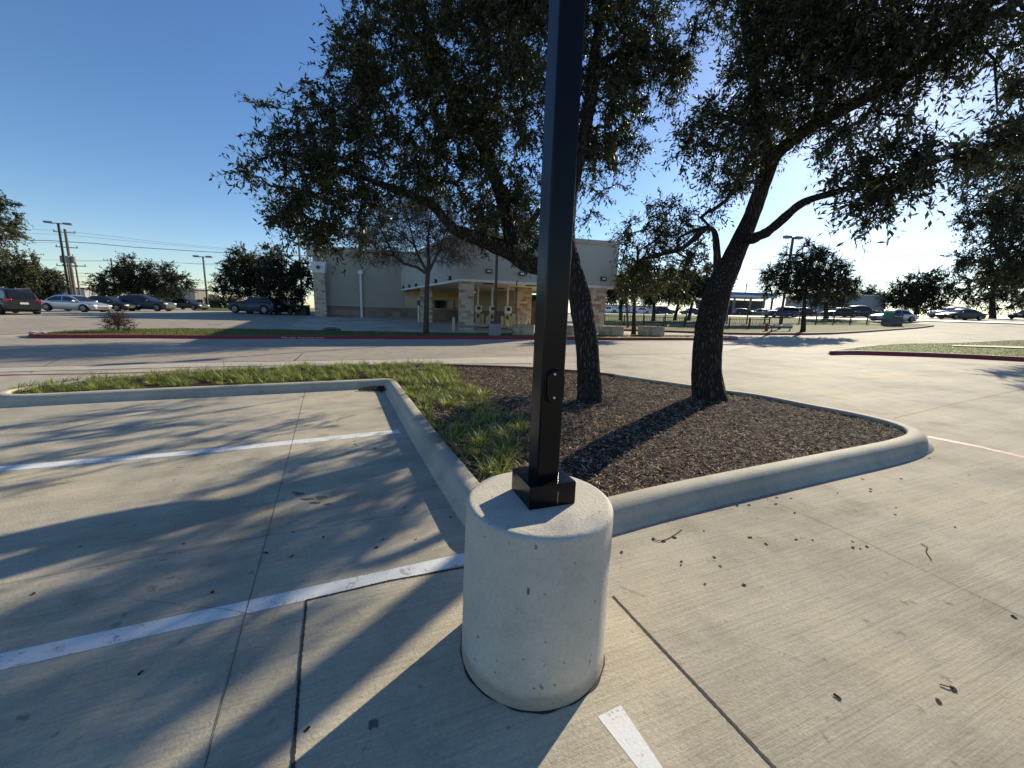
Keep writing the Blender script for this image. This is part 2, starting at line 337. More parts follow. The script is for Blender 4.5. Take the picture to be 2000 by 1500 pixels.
# make every ground normal point up
bm=bmesh.new(); bm.from_mesh(me); bmesh.ops.recalc_face_normals(bm,faces=bm.faces)
if bm.faces[0].normal.z<0: bmesh.ops.reverse_faces(bm,faces=bm.faces)
bm.to_mesh(me); bm.free()
strip('drive_lane',[(-1500,790),(-400,672),(0,661),(400,663),(800,665),(1200,667),(1500,668)],[(-1500,990),(-400,742),(0,718),(350,709),(700,703),(1040,697),(1400,690)],.006,'lane',80,8)
strip('far_lot',[(-900,640),(0,622),(350,613),(600,616)],[(-900,760),(0,654),(350,641),(560,643)],.012,'lane',60,8)
strip('gutter',[(-600,746),(0,719),(350,710),(700,704),(1040,697)],[(-600,757),(0,727),(350,718),(700,712),(1040,710)],.010,'gutter')
line('fire_lane_line',[(-600,769),(0,733),(210,729.5),(470,723)],.1,.010,'redline',jit=.004)
line('fire_lane_line',[(1812,853),(1900,870),(2000,893),(2400,975)],.10,.0016,'redfade',jit=.003)
# parking stripes
strip('parking_stripe',[(-900,994),(0,911),(400,877.5),(778,839)],[(-900,1014),(0,921),(400,885.5),(783,846)],.0016,'whitep',60,2)
strip('parking_stripe',[(-900,1462),(0,1277),(480,1174),(913,1079)],[(-900,1520),(0,1310),(480,1199),(913,1102)],.0016,'whitep',60,2)
strip('parking_stripe',[(1167,1400),(1245,1500),(1700,2090)],[(1213,1378),(1294,1500),(1790,2290)],.0016,'whitep',40,2)
strip('pavement_slab',[(599,1174),(587,1290),(572,1500),(560,1800)],[(1197,1166),(1300,1275),(1512,1500),(1800,1830)],.0008,'slab',30,4)
strip('pavement_slab',[(599,1173),(760,1135),(915,1107),(1100,1120)],[(599,1174),(760,1172),(915,1170),(1100,1167)],.0008,'slab',30,3)
# joints
for pts,w,m in [([(597,762),(567,880),(540,980),(482,1190),(400,1500),(300,1900)],.004,'jointm'),([(599,1172),(587,1290),(572,1500),(560,1800)],.011,'joint'),
  ([(599,1173),(760,1135),(915,1107)],.013,'joint'),([(1197,1165),(1300,1275),(1512,1500),(1800,1830)],.013,'joint'),([(1470,935),(1500,975),(1640,1035),(2000,1207),(2300,1350)],.004,'jointm'),
  ([(0,1142),(300,1085),(560,1040),(880,990)],.003,'jointm'),([(0,848),(60,824),(122,801)],.02,'jointl'),([(1745,817),(1850,792),(2000,760),(2200,714)],.008,'jointm'),
  ([(592,690),(575,705)],.03,'joint'),([(60,728),(120,700)],.02,'joint'),([(1210,1145),(1260,1165)],.003,'jointm'),([(260,1172),(330,1178),(370,1185),(440,1190),(500,1202)],.002,'jointm'),([(1530,1275),(1572,1295)],.002,'jointm'),([(1470,980),(1472,950),(1466,925)],.003,'jointm'),([(1100,690),(1480,694),(1620,688)],.02,'jointl')]:
    line('expansion_joint',pts,w,(.003 if w<.018 else .009),m,jit=min(w*.05,.0006),nseg=200)
# ---------------------------------------------------------------- kerbs and islands
def kerb_ring(name,inner,hgt,redfn=None,w=.13,foot=.25,closed=True,mats=('kerb','redp')):
    P=np.array(inner); n=len(P); ar=.5*np.sum(P[:,0]*np.roll(P[:,1],-1)-np.roll(P[:,0],-1)*P[:,1]); 
    if ar<0: P=P[::-1].copy()
    d=np.roll(P,-1,0)-P; d/=np.maximum(np.linalg.norm(d,axis=1),1e-9)[:,None]; nn=np.stack([d[:,1],-d[:,0]],1); nv=nn+np.roll(nn,1,0); nv/=np.maximum(np.linalg.norm(nv,axis=1),1e-6)[:,None]
    prof=[(0,-.08,0),(0,hgt-.008,0),(.012,hgt,0),(w*.7,hgt,0),(w,hgt-.012,0),(w+.035,hgt-.045,1),(w+.05,hgt-.08,1),(w+.062,.03,1),(foot-.01,.004,1),(foot,-.03,1)]
    V=[];
    for o,z,_ in prof:
        Q=P+nv*o; V.append(np.c_[Q,Hv(Q[:,0],Q[:,1])+z])
    V=np.concatenate(V); i=np.arange(n); F=[];M=[]
    for r in range(len(prof)-1):
        F.append(np.stack([r*n+i,r*n+(i+1)%n,(r+1)*n+(i+1)%n,(r+1)*n+i],1)); 
        M+= [ (1 if (redfn and redfn(P[j],r)) else 0) for j in i]
    o=mesh_np(name,V,np.concatenate(F)[:,::-1],list(mats),smooth=True,midx=M); tag(o,kind='structure'); return P
def fill(name,P,off,mat,kind='structure',bumpz=0,res=None):
    me=bpy.data.meshes.new(name); bm=bmesh.new(); vs=[bm.verts.new((x,y,0)) for x,y in P]; bm.faces.new(vs)
    if res:
        lo=P.min(0); hi=P.max(0)
        for ax in (0,1):
            for v in np.arange(lo[ax]+res,hi[ax],res):
                no=(1,0,0) if ax==0 else (0,1,0); co=(v,0,0) if ax==0 else (0,v,0)
                bmesh.ops.bisect_plane(bm,geom=bm.verts[:]+bm.edges[:]+bm.faces[:],plane_co=co,plane_no=no)
    bmesh.ops.triangulate(bm,faces=bm.faces)
    for v in bm.verts: v.co.z=H(v.co.x,v.co.y)+off+(bumpz*math.sin(v.co.x*3.1)*math.cos(v.co.y*2.7) if bumpz else 0)
    bmesh.ops.recalc_face_normals(bm,faces=bm.faces); bm.to_mesh(me); bm.free(); me.materials.append(MAT[mat]); return tag(link(bpy.data.objects.new(name,me)),kind=kind)
isl=[(7,766),(35,770.5),(210,761.5),(490,750),(700,741),(752,738.5),(768,739.5),(775,744),(812,792),(850,840),(937,942),(975,985),(1005,1001),(1060,996),(1194,967.5),(1290,945),(1450,913.5),(1615,881.5),(1720,862),(1762,851),(1777,843),(1764,832),(1720,818.5),
     (1650,803),(1580,790.5),(1475,769.5),(1412,762.5),(1345,752),(1254,739.6),(1175,727.6),(1105,722),(1040,717),(925,713),(850,711.5),(700,712),(507,719),(350,727),(175,742),(45,756)]
IP=np.array([gp(x,y,.15)[:2] for x,y in isl]); IPs=chaikin(IP,2)
q=resample(np.vstack([IPs,IPs[:1]]),300)[:-1]
MAT['redkerb']=MAT['redfade']
def redisl(p,r):
    return p[1]>7.6 and -2.3<p[0]<2.3
paint('redkerbdark',(.17,.045,.045),.40,(.25,.2,.17))
ISL=kerb_ring('island_kerb',q,.15,redisl,mats=('kerb','redkerbdark'))
fill('mulch_bed',q,.10,'soil',res=.5)
# far red kerb island with lawn
far=[(62,652),(80,652.6),(110,652.8),(330,653.3),(600,655),(800,656),(1000,657),(1200,659),(1400,659.3),(1432,658.6),(1438,657),(1425,655.6),(1380,654.8),(1300,654.3),(1180,653.5),(1050,651),(900,649.5),(760,647.5),(500,641.5),(300,641),(150,644),(85,649)]
FP=chaikin(np.array([gp(x,y,.15)[:2] for x,y in far]),1); qf=resample(np.vstack([FP,FP[:1]]),260)[:-1]
xl=gp(118,655)[0]
kerb_ring('far_kerb',qf,.15,lambda p,r: r>=3 and p[0]>xl and p[1]<22+max(0,p[0])*.4 or (r>=2 and xl<p[0]<3 and p[1]<21.5))
fill('far_lawn',qf,.14,'lawn',res=2.5)
# right island
rt=[(1622,686),(1640,684.3),(1700,685.3),(1850,690),(2000,697.5),(2300,712),(2300,676),(2100,667),(2000,664.5),(1960,665.5),(1900,669),(1850,671),(1760,671.5),(1700,676),(1660,681)]
RP=chaikin(np.array([gp(x,y,.15)[:2] for x,y in rt]),1); qr=resample(np.vstack([RP,RP[:1]]),160)[:-1]
kerb_ring('right_kerb',qr,.16,lambda p,r: r>=4)
fill('right_lawn',qr,.15,'lawny',res=1.5)
strip('sidewalk',[(1860,675),(1940,676.5),(2060,680)],[(1860,677),(1940,679.5),(2060,684)],.19,'gutter',30,2,dz=.15)
# corner median with fence
md=[(1452,649.5),(1500,650),(1600,650),(1680,646),(1740,642),(1815,635.5),(1822,634.2),(1790,632.6),(1757,632.5),(1700,633.5),(1600,634),(1500,634),(1350,634),(1180,632),(1180,641),(1300,644.5),(1420,649)]
MP=chaikin(np.array([gp(x,y,.15)[:2] for x,y in md]),1); qm=resample(np.vstack([MP,MP[:1]]),200)[:-1]
kerb_ring('median_kerb',qm,.15,lambda p,r:r>=4)
fill('median_lawn',qm,.14,'lawn',res=2)
strip('verge',[(1170,630),(1300,631),(1500,632),(1700,632)],[(1170,613.5),(1300,616),(1500,621),(1700,625)],.05,'lawny',60,6)
strip('street',[(1100,612),(1250,614.5),(1450,618.5),(1600,623),(1760,625.5),(2000,632),(2300,640)],[(1100,607),(1250,609),(1450,613),(1600,616),(1760,618),(2000,621),(2300,628)],.04,'street',80,6)
strip('street_kerb',[(1100,612.6),(1250,615.3),(1450,619.5),(1600,623.6),(1756,626.5),(2000,634)],[(1100,611.6),(1250,614),(1450,618),(1600,622.2),(1756,624.6),(2000,631.5)],.10,'whitetrim',60,2)
strip('far_lawn_left',[(380,607),(460,607),(620,611)],[(380,601),(460,601),(620,604)],.05,'lawn',20,3)
print('ground done')
# ---------------------------------------------------------------- lamp post with concrete footing (foreground)
bc=(.135,1.59); bz=H(*bc); AX=math.radians(20.7)
lp=empty('lamp_post',(bc[0],bc[1],bz)); tag(lp,'black square steel lamp post on a large round concrete footing in the foreground','lamp post')
prof=[(.327,-.05)]; 
for i in range(31): z=i/30*.69; prof.append((.327-.012*z/.675,z))
for a in range(0,91,10): a_=math.radians(a); prof.append((.315-.024+.024*math.cos(a_),.693+.024*math.sin(a_)))
for r_ in (.28,.25,.23,.2,.16,.12,.08,.04): prof.append((r_,.717))
mb=MB(); mb.lathe(prof,n=96); fo=mb.build('footing','basec',lp,True); me=fo.data
for v in me.vertices:
    x,y,z=v.co; r=math.hypot(x,y)
    if r>.27:
        nz=math.sin(x*9+z*5)*math.cos(y*8-z*4)*.0012+math.sin(x*31+z*13)*math.sin(y*27+z*11)*.0005; v.co.x*=1+nz/r; v.co.y*=1+nz/r
# dark seal ring at the foot
mb=MB(); n=96; vs=[]
for rr_ in (.32,.334):
    for k_ in range(n):
        a=k_*2*math.pi/n; j=1+.01*math.sin(a*7)+.008*math.sin(a*17+1); x,y=rr_*math.cos(a)*(j if rr_>.325 else 1),rr_*math.sin(a)*(j if rr_>.325 else 1); vs.append((x,y,H(x+bc[0],y+bc[1])-bz+.003))
mb.add(vs,[(k_,(k_+1)%n,n+(k_+1)%n,n+k_) for k_ in range(n)]); mb.build('seal','joint',lp)
# chips in the footing face
for ang,z,sx,sz in [(-99,.505,.007,.018),(-86,.30,.004,.003),(-100,.22,.004,.003),(-72,.2,.004,.003),(-92,.10,.006,.003),(-120,.12,.005,.004)]:
    a=math.radians(ang); r=.3285-.012*z/.675; mb=MB(); cx,cy=r*math.cos(a),r*math.sin(a); vs=[]
    for k_ in range(9):
        b_=k_*2*math.pi/9; u=sx*math.cos(b_)*random.uniform(.6,1.1); w=sz*math.sin(b_)*random.uniform(.7,1.1); a2_=a+u/r; vs.append((r*math.cos(a2_),r*math.sin(a2_),z+w))
    mb.add(vs,[tuple(range(9))]); mb.build('chip','stain',lp)
bx=(.149-bc[0],1.608-bc[1])
mb=MB(); mb.box((bx[0],bx[1],.717+.05),(.21,.21,.10),AX); mb.build('base_cover','blackpole',lp,bevel=.004)
mb=MB(); mb.box((bx[0],bx[1],.72+3.3),(.102,.102,6.6),AX); mb.build('pole','blackpole',lp,bevel=.008,seg=3)
# seam and bolt of the cover
e1=Vector((math.cos(AX),math.sin(AX),0)); e2=Vector((-math.sin(AX),math.cos(AX),0)); bo=Vector((bx[0],bx[1],0))
p=bo+e1*.02-e2*.1062; mb=MB(); mb.box((p.x,p.y,.755),(.0012,.003,.055),AX); mb.build('cover_seam','steel',lp)
# hand-hole cover: real point on the pole face seen at (1083,757)
fr=ray(1083,755); nrm=-e2; fc=Vector((lp.location.x,lp.location.y,bz))+bo+nrm*.051
tt=(fc-Vector(CAM)).dot(nrm)/Vector(fr).dot(nrm); hp=Vector(CAM)+Vector(fr)*tt-Vector(lp.location)
def oval(w,h,n=40):
    pts=[]; r=w/2; 
    for k_ in range(n):
        a=k_*2*math.pi/n; pts.append((r*math.cos(a),(h/2-r)*(1 if math.sin(a)>=0 else -1)+r*math.sin(a)))
    return pts
def plate_on(w,h,d0,d1,off=0):
    mb=MB(); pts=oval(w,h); n=len(pts); vs=[hp+e1*(x+off)+Vector((0,0,y))+nrm*d0 for x,y in pts]+[hp+e1*(x+off)+Vector((0,0,y))+nrm*d1 for x,y in pts]
    mb.add(vs,[tuple(range(n-1,-1,-1)),tuple(range(n,2*n))]+[(i,(i+1)%n,n+(i+1)%n,n+i) for i in range(n)]); return mb
hc=plate_on(.084,.146,-.01,.006,-.004).build('hand_hole_frame','blackpole',lp,bevel=.002)
hc=plate_on(.078,.138,.0065,.015).build('hand_hole_cover','blackpole',lp,bevel=.003)
for px_,py_ in ((1083.7,731),(1082.2,777)):
    fr=ray(px_,py_); fc2=fc+nrm*.015; tt=(fc2-Vector(CAM)).dot(nrm)/Vector(fr).dot(nrm); sp=Vector(CAM)+Vector(fr)*tt-Vector(lp.location)
    M=nrm.to_track_quat('Z','Y').to_matrix(); mb=MB(); mb.lathe([(.0055,-.002),(.0055,.002),(.004,.0035),(.0022,.0035),(.0018,.001)],sp,16,M=M); mb.build('screw','steel',lp,True)
# ---------------------------------------------------------------- trees
def quadleaves(base,dirv,side,L,Wd,fold=.18):
    tip=base+dirv*L[:,None]; mid=base+dirv*(L*.5)[:,None]; up=np.cross(side,dirv); 
    l=mid+side*(Wd/2)[:,None]+up*(Wd*fold)[:,None]; r=mid-side*(Wd/2)[:,None]+up*(Wd*fold)[:,None]
    V=np.stack([base,r,tip,l],1).reshape(-1,3); n=len(base); F=np.arange(4*n).reshape(n,4); return V,F
def unit(v): return v/np.maximum(np.linalg.norm(v,axis=-1,keepdims=True),1e-9)
def make_tree(name,label,cat,limbs,blobs,ncl,nleaf,leafL,leafmat,barkmat='barkfar',step=.28,tw=.32,rtip=.004,group=None,droop=.25,thin_leaf=.02,wratio=.34,sides=5,seed=1,crownname='crown',trunk_detail=False,expo=2.4,twigr=.0025):
    rng=np.random.default_rng(seed)
    pos=[];par=[];fix=[]
    for lb in limbs:
        att=-1
        pts=[dp(*p[:3]) if len(p)==4 else np.array(p[1:4]) for p in lb]; rad=[p[-1] for p in lb]
        if pos:
            dd=np.linalg.norm(np.array(pos)-pts[0],axis=1); att=int(dd.argmin())
        # densify (catmull)
        Q=np.array(pts); m=len(Q); 
        for i in range(m):
            if i==0:
                pos.append(Q[0]); par.append(att); fix.append(rad[0]); att=len(pos)-1; continue
            seg=np.linalg.norm(Q[i]-Q[i-1]); k=max(1,int(seg/step))
            p0,p1,p2,p3=Q[max(i-2,0)],Q[i-1],Q[i],Q[min(i+1,m-1)]
            for j in range(1,k+1):
                t=j/k; c=.5*((2*p1)+(-p0+p2)*t+(2*p0-5*p1+4*p2-p3)*t*t+(-p0+3*p1-3*p2+p3)*t**3)
                pos.append(c); par.append(att); fix.append(rad[i-1]*(1-t)+rad[i]*t); att=len(pos)-1
    nlimb=len(pos)
    # attractors
    B=np.array([(*dp(b[0],b[1],b[2]),b[3]*b[2]/FPX,(b[4] if len(b)>4 else 1.)) for b in blobs]); w=B[:,3]**2.4*B[:,4]; w/=w.sum()
    bi=rng.choice(len(B),ncl,p=w); dv=unit(rng.normal(size=(ncl,3))); rr=rng.random(ncl)**(1/2.4)
    att=B[bi,:3]+dv*(rr*B[bi,3])[:,None]
    P=np.array(pos); par=list(par); fix=list(fix)
    dist=np.min(np.linalg.norm(att[:,None]-P[None,::2],axis=2),axis=1); order=np.argsort(dist)
    cap=nlimb+ncl*14+10; NP=np.zeros((cap,3)); NP[:nlimb]=P; cnt=nlimb; ends=[]
    lim_ok=np.ones(cap,bool); lim_ok[:max(2,int(0.0*nlimb))]=False
    basez=P[0][2]
    for a in order:
        tgt=att[a]; dvv=NP[:cnt]-tgt; d=np.sqrt((dvv**2).sum(1)); 
        pen=d.copy(); pen[:nlimb][P[:nlimb,2]<basez+ (P[:nlimb,2].max()-basez)*.28]+=50
        i=int(pen.argmin()); L=d[i]
        if L<.05: ends.append(i); continue
        k=max(1,min(12,int(L/step))); p=NP[i]; prev=i; sag=rng.normal(0,.12,3)*L
        for j in range(1,k+1):
            t=j/k; c=p*(1-t)+tgt*t+sag*math.sin(math.pi*t)
            NP[cnt]=c; par.append(prev); fix.append(0); prev=cnt; cnt+=1
        ends.append(prev)
    NP=NP[:cnt]; par=np.array(par); fix=np.array(fix)
    acc=np.zeros(cnt); isend=np.zeros(cnt,bool); isend[ends]=True; acc[isend]+=rtip**expo
    ch=[[] for _ in range(cnt)]
    for i in range(cnt-1,0,-1):
        if acc[i]==0: acc[i]=rtip**expo
        if par[i]>=0: acc[par[i]]+=acc[i]
    for i in range(cnt):
        if par[i]>=0: ch[par[i]].append(i)
    rad=acc**(1/expo); rad=np.where(fix>0,fix,np.minimum(rad,np.where(par>=0,1,1)*.6*np.where(fix[np.maximum(par,0)]>0,fix[np.maximum(par,0)],1)))
    root=empty(name,tuple(NP[0])); tag(root,label,cat,group); off=NP[0]
    tk=MB(); br=MB(); heads=[i for i in range(cnt) if par[i]<0]; stack=list(heads)
    while stack:
        i=stack.pop(); chain=[i]; 
        if par[i]>=0: chain=[par[i],i]
        c=i
        while ch[c]:
            nx=max(ch[c],key=lambda z:(fix[z]>0,rad[z])); 
            for o_ in ch[c]:
                if o_!=nx: stack.append(o_)
            chain.append(nx); c=nx
        r=[rad[z] for z in chain]
        if par[i]>=0 and r[0]>r[1]*1.3: r[0]=r[1]*1.15
        tgt_=tk if (not trunk_detail or max(r)>.06) else br
        ns=14 if max(r)>.05 else (sides if max(r)>.012 else 3)
        if len(chain)>1: tgt_.tube([NP[z]-off for z in chain],r,ns)
    tr=tk.build('trunk',barkmat,root,True,angle=180) if tk.v else None
    if trunk_detail:
        sb=tr.modifiers.new('s','SUBSURF'); sb.levels=2; sb.render_levels=2
        for nm_,sc2,st2 in (('lumps',.35,.05),('ridges',.07,.012)):
            tx=bpy.data.textures.new(nm_,'CLOUDS'); tx.noise_scale=sc2; tx.noise_depth=2; dm=tr.modifiers.new('d','DISPLACE'); dm.texture=tx; dm.strength=st2; dm.mid_level=.5
    # twigs and leaves
    En=NP[ends]; nb=len(En)
    bc_=B[bi[order],:3][:nb]; out=unit(En-bc_)*.6
    out[:,2]-=droop
    ntw=5; tb=np.repeat(En,ntw,0); td=unit(np.repeat(out,ntw,0)+rng.normal(0,.75,(nb*ntw,3))); tl=tw*rng.uniform(.5,1.25,nb*ntw)
    per=max(1,int(nleaf/(nb*ntw))); s=(np.arange(per)+rng.random((len(tb),per)))/per
    curve=np.array([0,0,-droop*.6])
    pts=tb[:,None]+td[:,None]*(tl[:,None]*s)[...,None]+curve*((tl[:,None]*s)**2/tw)[...,None]
    base=pts.reshape(-1,3); tdir=np.repeat(td,per,0)
    # extra leaves along thin branches
    thin=np.where((rad<thin_leaf)&(par>=0)&(np.arange(cnt)>=nlimb))[0]
    if len(thin) and nleaf:
        k2=max(1,int(nleaf*.25/len(thin))); ii=np.repeat(thin,k2); tt_=rng.random(len(ii))[:,None]; b2=NP[ii]*(1-tt_)+NP[par[ii]]*tt_; base=np.concatenate([base,b2]); tdir=np.concatenate([tdir,unit(NP[ii]-NP[par[ii]])])
    if nleaf:
        base=base+rng.normal(0,leafL*.12,base.shape)
        dr=unit(tdir*.7+rng.normal(0,.62,base.shape)+np.array([0,0,-.15])); sd_=unit(np.cross(dr,rng.normal(size=base.shape)+np.array([0,0,1.2])))
        L=leafL*rng.uniform(.6,1.2,len(base)); V,F=quadleaves(base-off,dr,sd_,L,L*wratio)
        cr=mesh_np(crownname,V,F,leafmat,root)
    # twig sticks
    if twigr:
        e=tb+td*tl[:,None]+curve*(tl**2/tw)[:,None]; md_=tb+td*(tl*.5)[:,None]+curve*((tl*.5)**2/tw)[:,None]
        sA=unit(np.cross(td,np.array([0,0,1.])+.01)); sB=np.cross(td,sA); V=[];F=[]
        n=len(tb); ang=[0,2.094,4.189]
        rings=[]
        for pt,rr_ in ((tb,twigr),(md_,twigr*.8),(e,twigr*.35)):
            rings.append(np.stack([pt+(sA*math.cos(a)+sB*math.sin(a))*rr_ for a in ang],1))
        V=(np.stack(rings,1)-off).reshape(-1,3); b0=np.arange(n)[:,None]*9
        F=np.concatenate([b0+np.array(q_)[None] for q_ in [(0,1,4,3),(1,2,5,4),(2,0,3,5),(3,4,7,6),(4,5,8,7),(5,3,6,8)]])
        mesh_np('twigs',V,F,'baretwig' if barkmat=='baretwig' else 'barkfar',root)
    if br.v: br.build('branches',barkmat,root,True,angle=180)
    return root,NP[0]
def finish_trunk(root):
    pass
T1L=[[(1155,806,6.28,.34),(1154,793,6.28,.235),(1152,775,6.28,.2),(1150,740,6.28,.195),(1148,700,6.28,.185),(1142,640,6.28,.18),(1132,580,6.3,.18),(1120,530,6.3,.175),(1106,490,6.3,.16),(1106,440,6.3,.135),(1118,360,6.35,.12),(1138,280,6.4,.11),(1155,180,6.5,.10),(1165,80,6.6,.09),(1185,-60,6.7,.07),(1150,-220,6.8,.04)],
 [(1112,512,6.3,.17),(1060,523,6.2,.165),(1022,512,6.1,.15),(1000,490,6.0,.135),(965,478,5.9,.12),(930,464,5.8,.11),(898,458,5.7,.085),(872,435,5.7,.07),(850,402,5.7,.055),(810,382,5.6,.042),(750,362,5.6,.035),(680,335,5.5,.04),(600,320,5.5,.03)],
 [(1005,495,6.05,.12),(990,430,6.1,.11),(970,350,6.1,.10),(930,260,6.1,.085),(880,170,6.1,.07),(840,60,6.2,.055),(800,-80,6.3,.04)],
 [(970,350,6.1,.08),(900,312,5.9,.07),(850,305,5.8,.06),(790,318,5.7,.05),(700,270,5.7,.04),(620,230,5.6,.025)],
 [(1140,275,6.4,.08),(1175,120,6.5,.06),(1215,97,6.6,.055),(1270,112,6.7,.045),(1330,120,6.8,.03)],
 [(930,260,6.1,.06),(980,170,6.2,.05),(1030,60,6.4,.045),(1050,-100,6.5,.04)],
 [(1106,440,6.3,.10),(1070,400,7.0,.07),(1040,430,8.0,.05),(1010,450,9.0,.035)],
 [(1106,450,6.3,.10),(1160,350,7.2,.07),(1200,280,8.0,.05)]]
T1B=[(555,300,5.5,50),(520,290,5.5,22,.7),(610,250,5.6,60),(590,200,5.6,25,.6),(590,370,5.5,62),(550,400,5.5,36,1.6),(600,430,5.5,36,1.5),(640,430,5.6,45,1.3),(690,440,5.6,38,1.3),(640,475,5.6,28,1.3),(615,490,5.6,16,1.3),(560,430,5.5,22,1.4),(690,300,5.6,90),(720,200,5.8,90),(700,130,6,55),(668,55,6,26,.7),(700,80,6,30),(780,90,6,95),(790,350,5.7,48),(730,380,5.6,40),
 (860,250,6,110),(870,350,6,60),(900,120,6.2,120),(960,350,6,85),(1000,220,6,110),(930,420,5.8,36),(1010,430,6,50),(1000,490,5.9,30,.5),(920,470,6,20,.4),(1040,60,6.4,110),(950,-100,6.3,140),(1100,-100,6.5,150),(1180,60,6.6,105),(1250,30,6.8,75),(1310,90,6.8,55),(1340,110,6.8,35,.8),
 (1180,200,6.7,90),(1270,160,6.8,70),(1150,310,6.7,70),(1220,270,6.8,50),(1150,400,6.7,30,.5),(1160,430,6.7,14,.5),(1190,350,6.8,30,.6),(1070,470,9,60,.3),(1020,460,10,55,.3),(1060,400,8.5,70,.3),(990,440,11,50,.3),(1080,510,8.6,22,.4),
 (900,-260,6.5,200,.7),(1150,-300,6.8,200,.7),(750,-100,6,110),(478,336,5.5,9,3),(500,335,5.5,9,3),(505,203,5.6,9,3),(535,205,5.6,10,3),(565,130,5.6,9,3),(590,155,5.7,10,3),(610,195,5.7,12,3),(645,42,5.9,9,3),(500,285,5.5,12,2),(520,240,5.5,10,2),(530,430,5.5,10,2),(570,440,5.5,16,1.5),(630,320,5.6,40),(960,415,5.5,30,1.5),(1020,440,5.6,32,1.6),(900,400,5.4,28,1.3),(800,345,5.4,42,1.3),(1035,485,5.7,20,1.8),(700,385,5.4,36,1.3),(935,440,5.4,16,1.2),(985,455,5.5,18,1.5)]
make_tree('live_oak_tree','large live oak whose crown spreads far left, trunk just right of the black post','tree',T1L,T1B,2700,205000,.078,'leaf1','bark',rtip=.0045,seed=3,trunk_detail=True,sides=6)
T2L=[[(1390,808,6.57,.42),(1387,790,6.57,.285),(1384,765,6.57,.26),(1378,720,6.57,.24),(1382,660,6.57,.235),(1393,600,6.7,.23),(1408,550,6.85,.21),(1432,505,6.95,.18),(1453,460,7.05,.152),(1475,405,6.95,.132),(1493,350,6.8,.125),(1508,308,6.6,.125),(1535,283,6.4,.11),(1585,245,6.2,.10),(1655,208,6.0,.09),(1745,165,5.7,.08),(1835,100,5.3,.07),(1920,45,5.0,.06),(2020,-20,4.8,.05)],
 [(1405,575,6.8,.12),(1403,530,6.85,.075),(1399,480,6.9,.062),(1395,438,7.0,.052),(1370,450,7.0,.05),(1350,475,7.3,.045),(1320,492,7.7,.045),(1280,498,8.2,.04),(1245,510,8.6,.03)],
 [(1453,470,7.05,.11),(1478,463,6.6,.085),(1503,450,5.95,.07),(1532,425,5.7,.062),(1560,397,5.5,.057),(1600,383,5.3,.052),(1650,370,4.9,.045),(1720,352,4.5,.04),(1790,330,4.3,.033),(1870,300,4.2,.028),(1960,275,4.1,.022),(2060,260,4.0,.015)],
 [(1500,320,6.35,.10),(1490,240,6.3,.08),(1470,150,6.3,.07),(1455,50,6.3,.06),(1450,-80,6.3,.05)],
 [(1590,243,6.2,.08),(1625,150,6.0,.06),(1640,50,5.9,.05),(1660,-90,5.8,.04)],
 [(1490,260,6.3,.06),(1430,230,6.3,.04),(1370,220,6.3,.03)],
 [(1835,100,5.3,.05),(1800,180,5.3,.04),(1740,260,5.4,.03)]]
T2B=[(1345,275,6.3,40),(1415,210,6.3,38),(1362,245,6.3,30),(1480,130,6.3,58),(1505,50,6.3,60),(1400,310,6.3,42),(1440,340,6.3,30,.6),(1330,310,6.2,20),(1460,250,6.2,75),(1540,150,6,110),(1560,40,6,110),(1480,-80,6.3,120),(1640,250,5.8,60),(1660,130,5.6,110),(1700,20,5.6,110),(1780,190,5.3,58),(1790,80,5.2,95),(1885,40,4.8,75),
 (1960,60,4.7,60),(1985,130,4.6,35),(1950,175,4.6,25,.7),(1990,190,4.6,28,.7),(1640,335,5.0,38),(1600,300,5.8,36),(1720,330,4.5,52,2.2),(1690,395,4.4,32,2.6),(1780,350,4.3,42,2.2),(1820,300,4.2,42,2.2),(1890,285,4.1,38,2.2),(1970,270,4.1,46,2.2),(1690,430,4.4,12,3),(1755,395,4.3,24,2.2),(1645,425,4.8,12,2.5),(1730,425,4.3,10,2.5),(1810,380,4.2,10,2.5),(1560,310,6,22,.5),
 (1660,-170,6,190,.4),(1950,-120,5.2,170,.4),(1480,-250,6.5,190,.4),(2120,60,4.8,110,.5),(2100,280,5,80,.5),
 (1255,450,8.6,42),(1310,425,8.3,45),(1355,440,7.8,38),(1230,500,8.8,34),(1290,495,8.6,48),(1350,510,8,36),(1250,545,9,32),(1390,500,7.6,22,.5),(1225,560,9,20,.6),(1320,560,8.6,30,.5),(1400,395,6.5,18,.4),(1430,330,9.5,45,.5),(1470,300,10.5,50,.5),(1400,310,9.5,40,.5),(1425,375,9.2,24,.5),(1465,330,8.2,32,.8),(1440,365,7.8,20,.7),(1500,260,10.5,50,.5)]
make_tree('live_oak_tree','live oak leaning right, forked trunk rising from the right part of the mulch bed','tree',T2L,T2B,2300,90000,.088,'leaf2','bark',rtip=.0045,seed=5,trunk_detail=True,sides=6,thin_leaf=.016)
print('oaks done')
def bgtree(label,base,d,trunk_top,blobs,ncl=160,nl=9000,L=.2,mat='leafd',tr=.16,group=None,seed=1,name='tree',tw=None,extra=[],cat='tree',wratio=.5):
    nl=int(nl*3.6); ncl=int(ncl*1.4); L=L*.62; b=base; p=dp(base[0],base[1],d); z=H(p[0],p[1])
    limbs=[[('w',p[0],p[1],z-.1,tr*1.3),('w',p[0],p[1],z+.4,tr)]+[(*t,tr*.8*(1-.5*i/max(1,len(trunk_top)))) for i,t in enumerate(trunk_top)]]+extra
    return make_tree(name,label,cat,[[ (q if q[0]=='w' else q) for q in l] for l in limbs],blobs,ncl,nl,L,mat,'barkfar',step=.9,tw=tw or L*5.5,rtip=.014,seed=seed,wratio=wratio,twigr=0,thin_leaf=.04,group=group)
GB='trees around the parking lot'
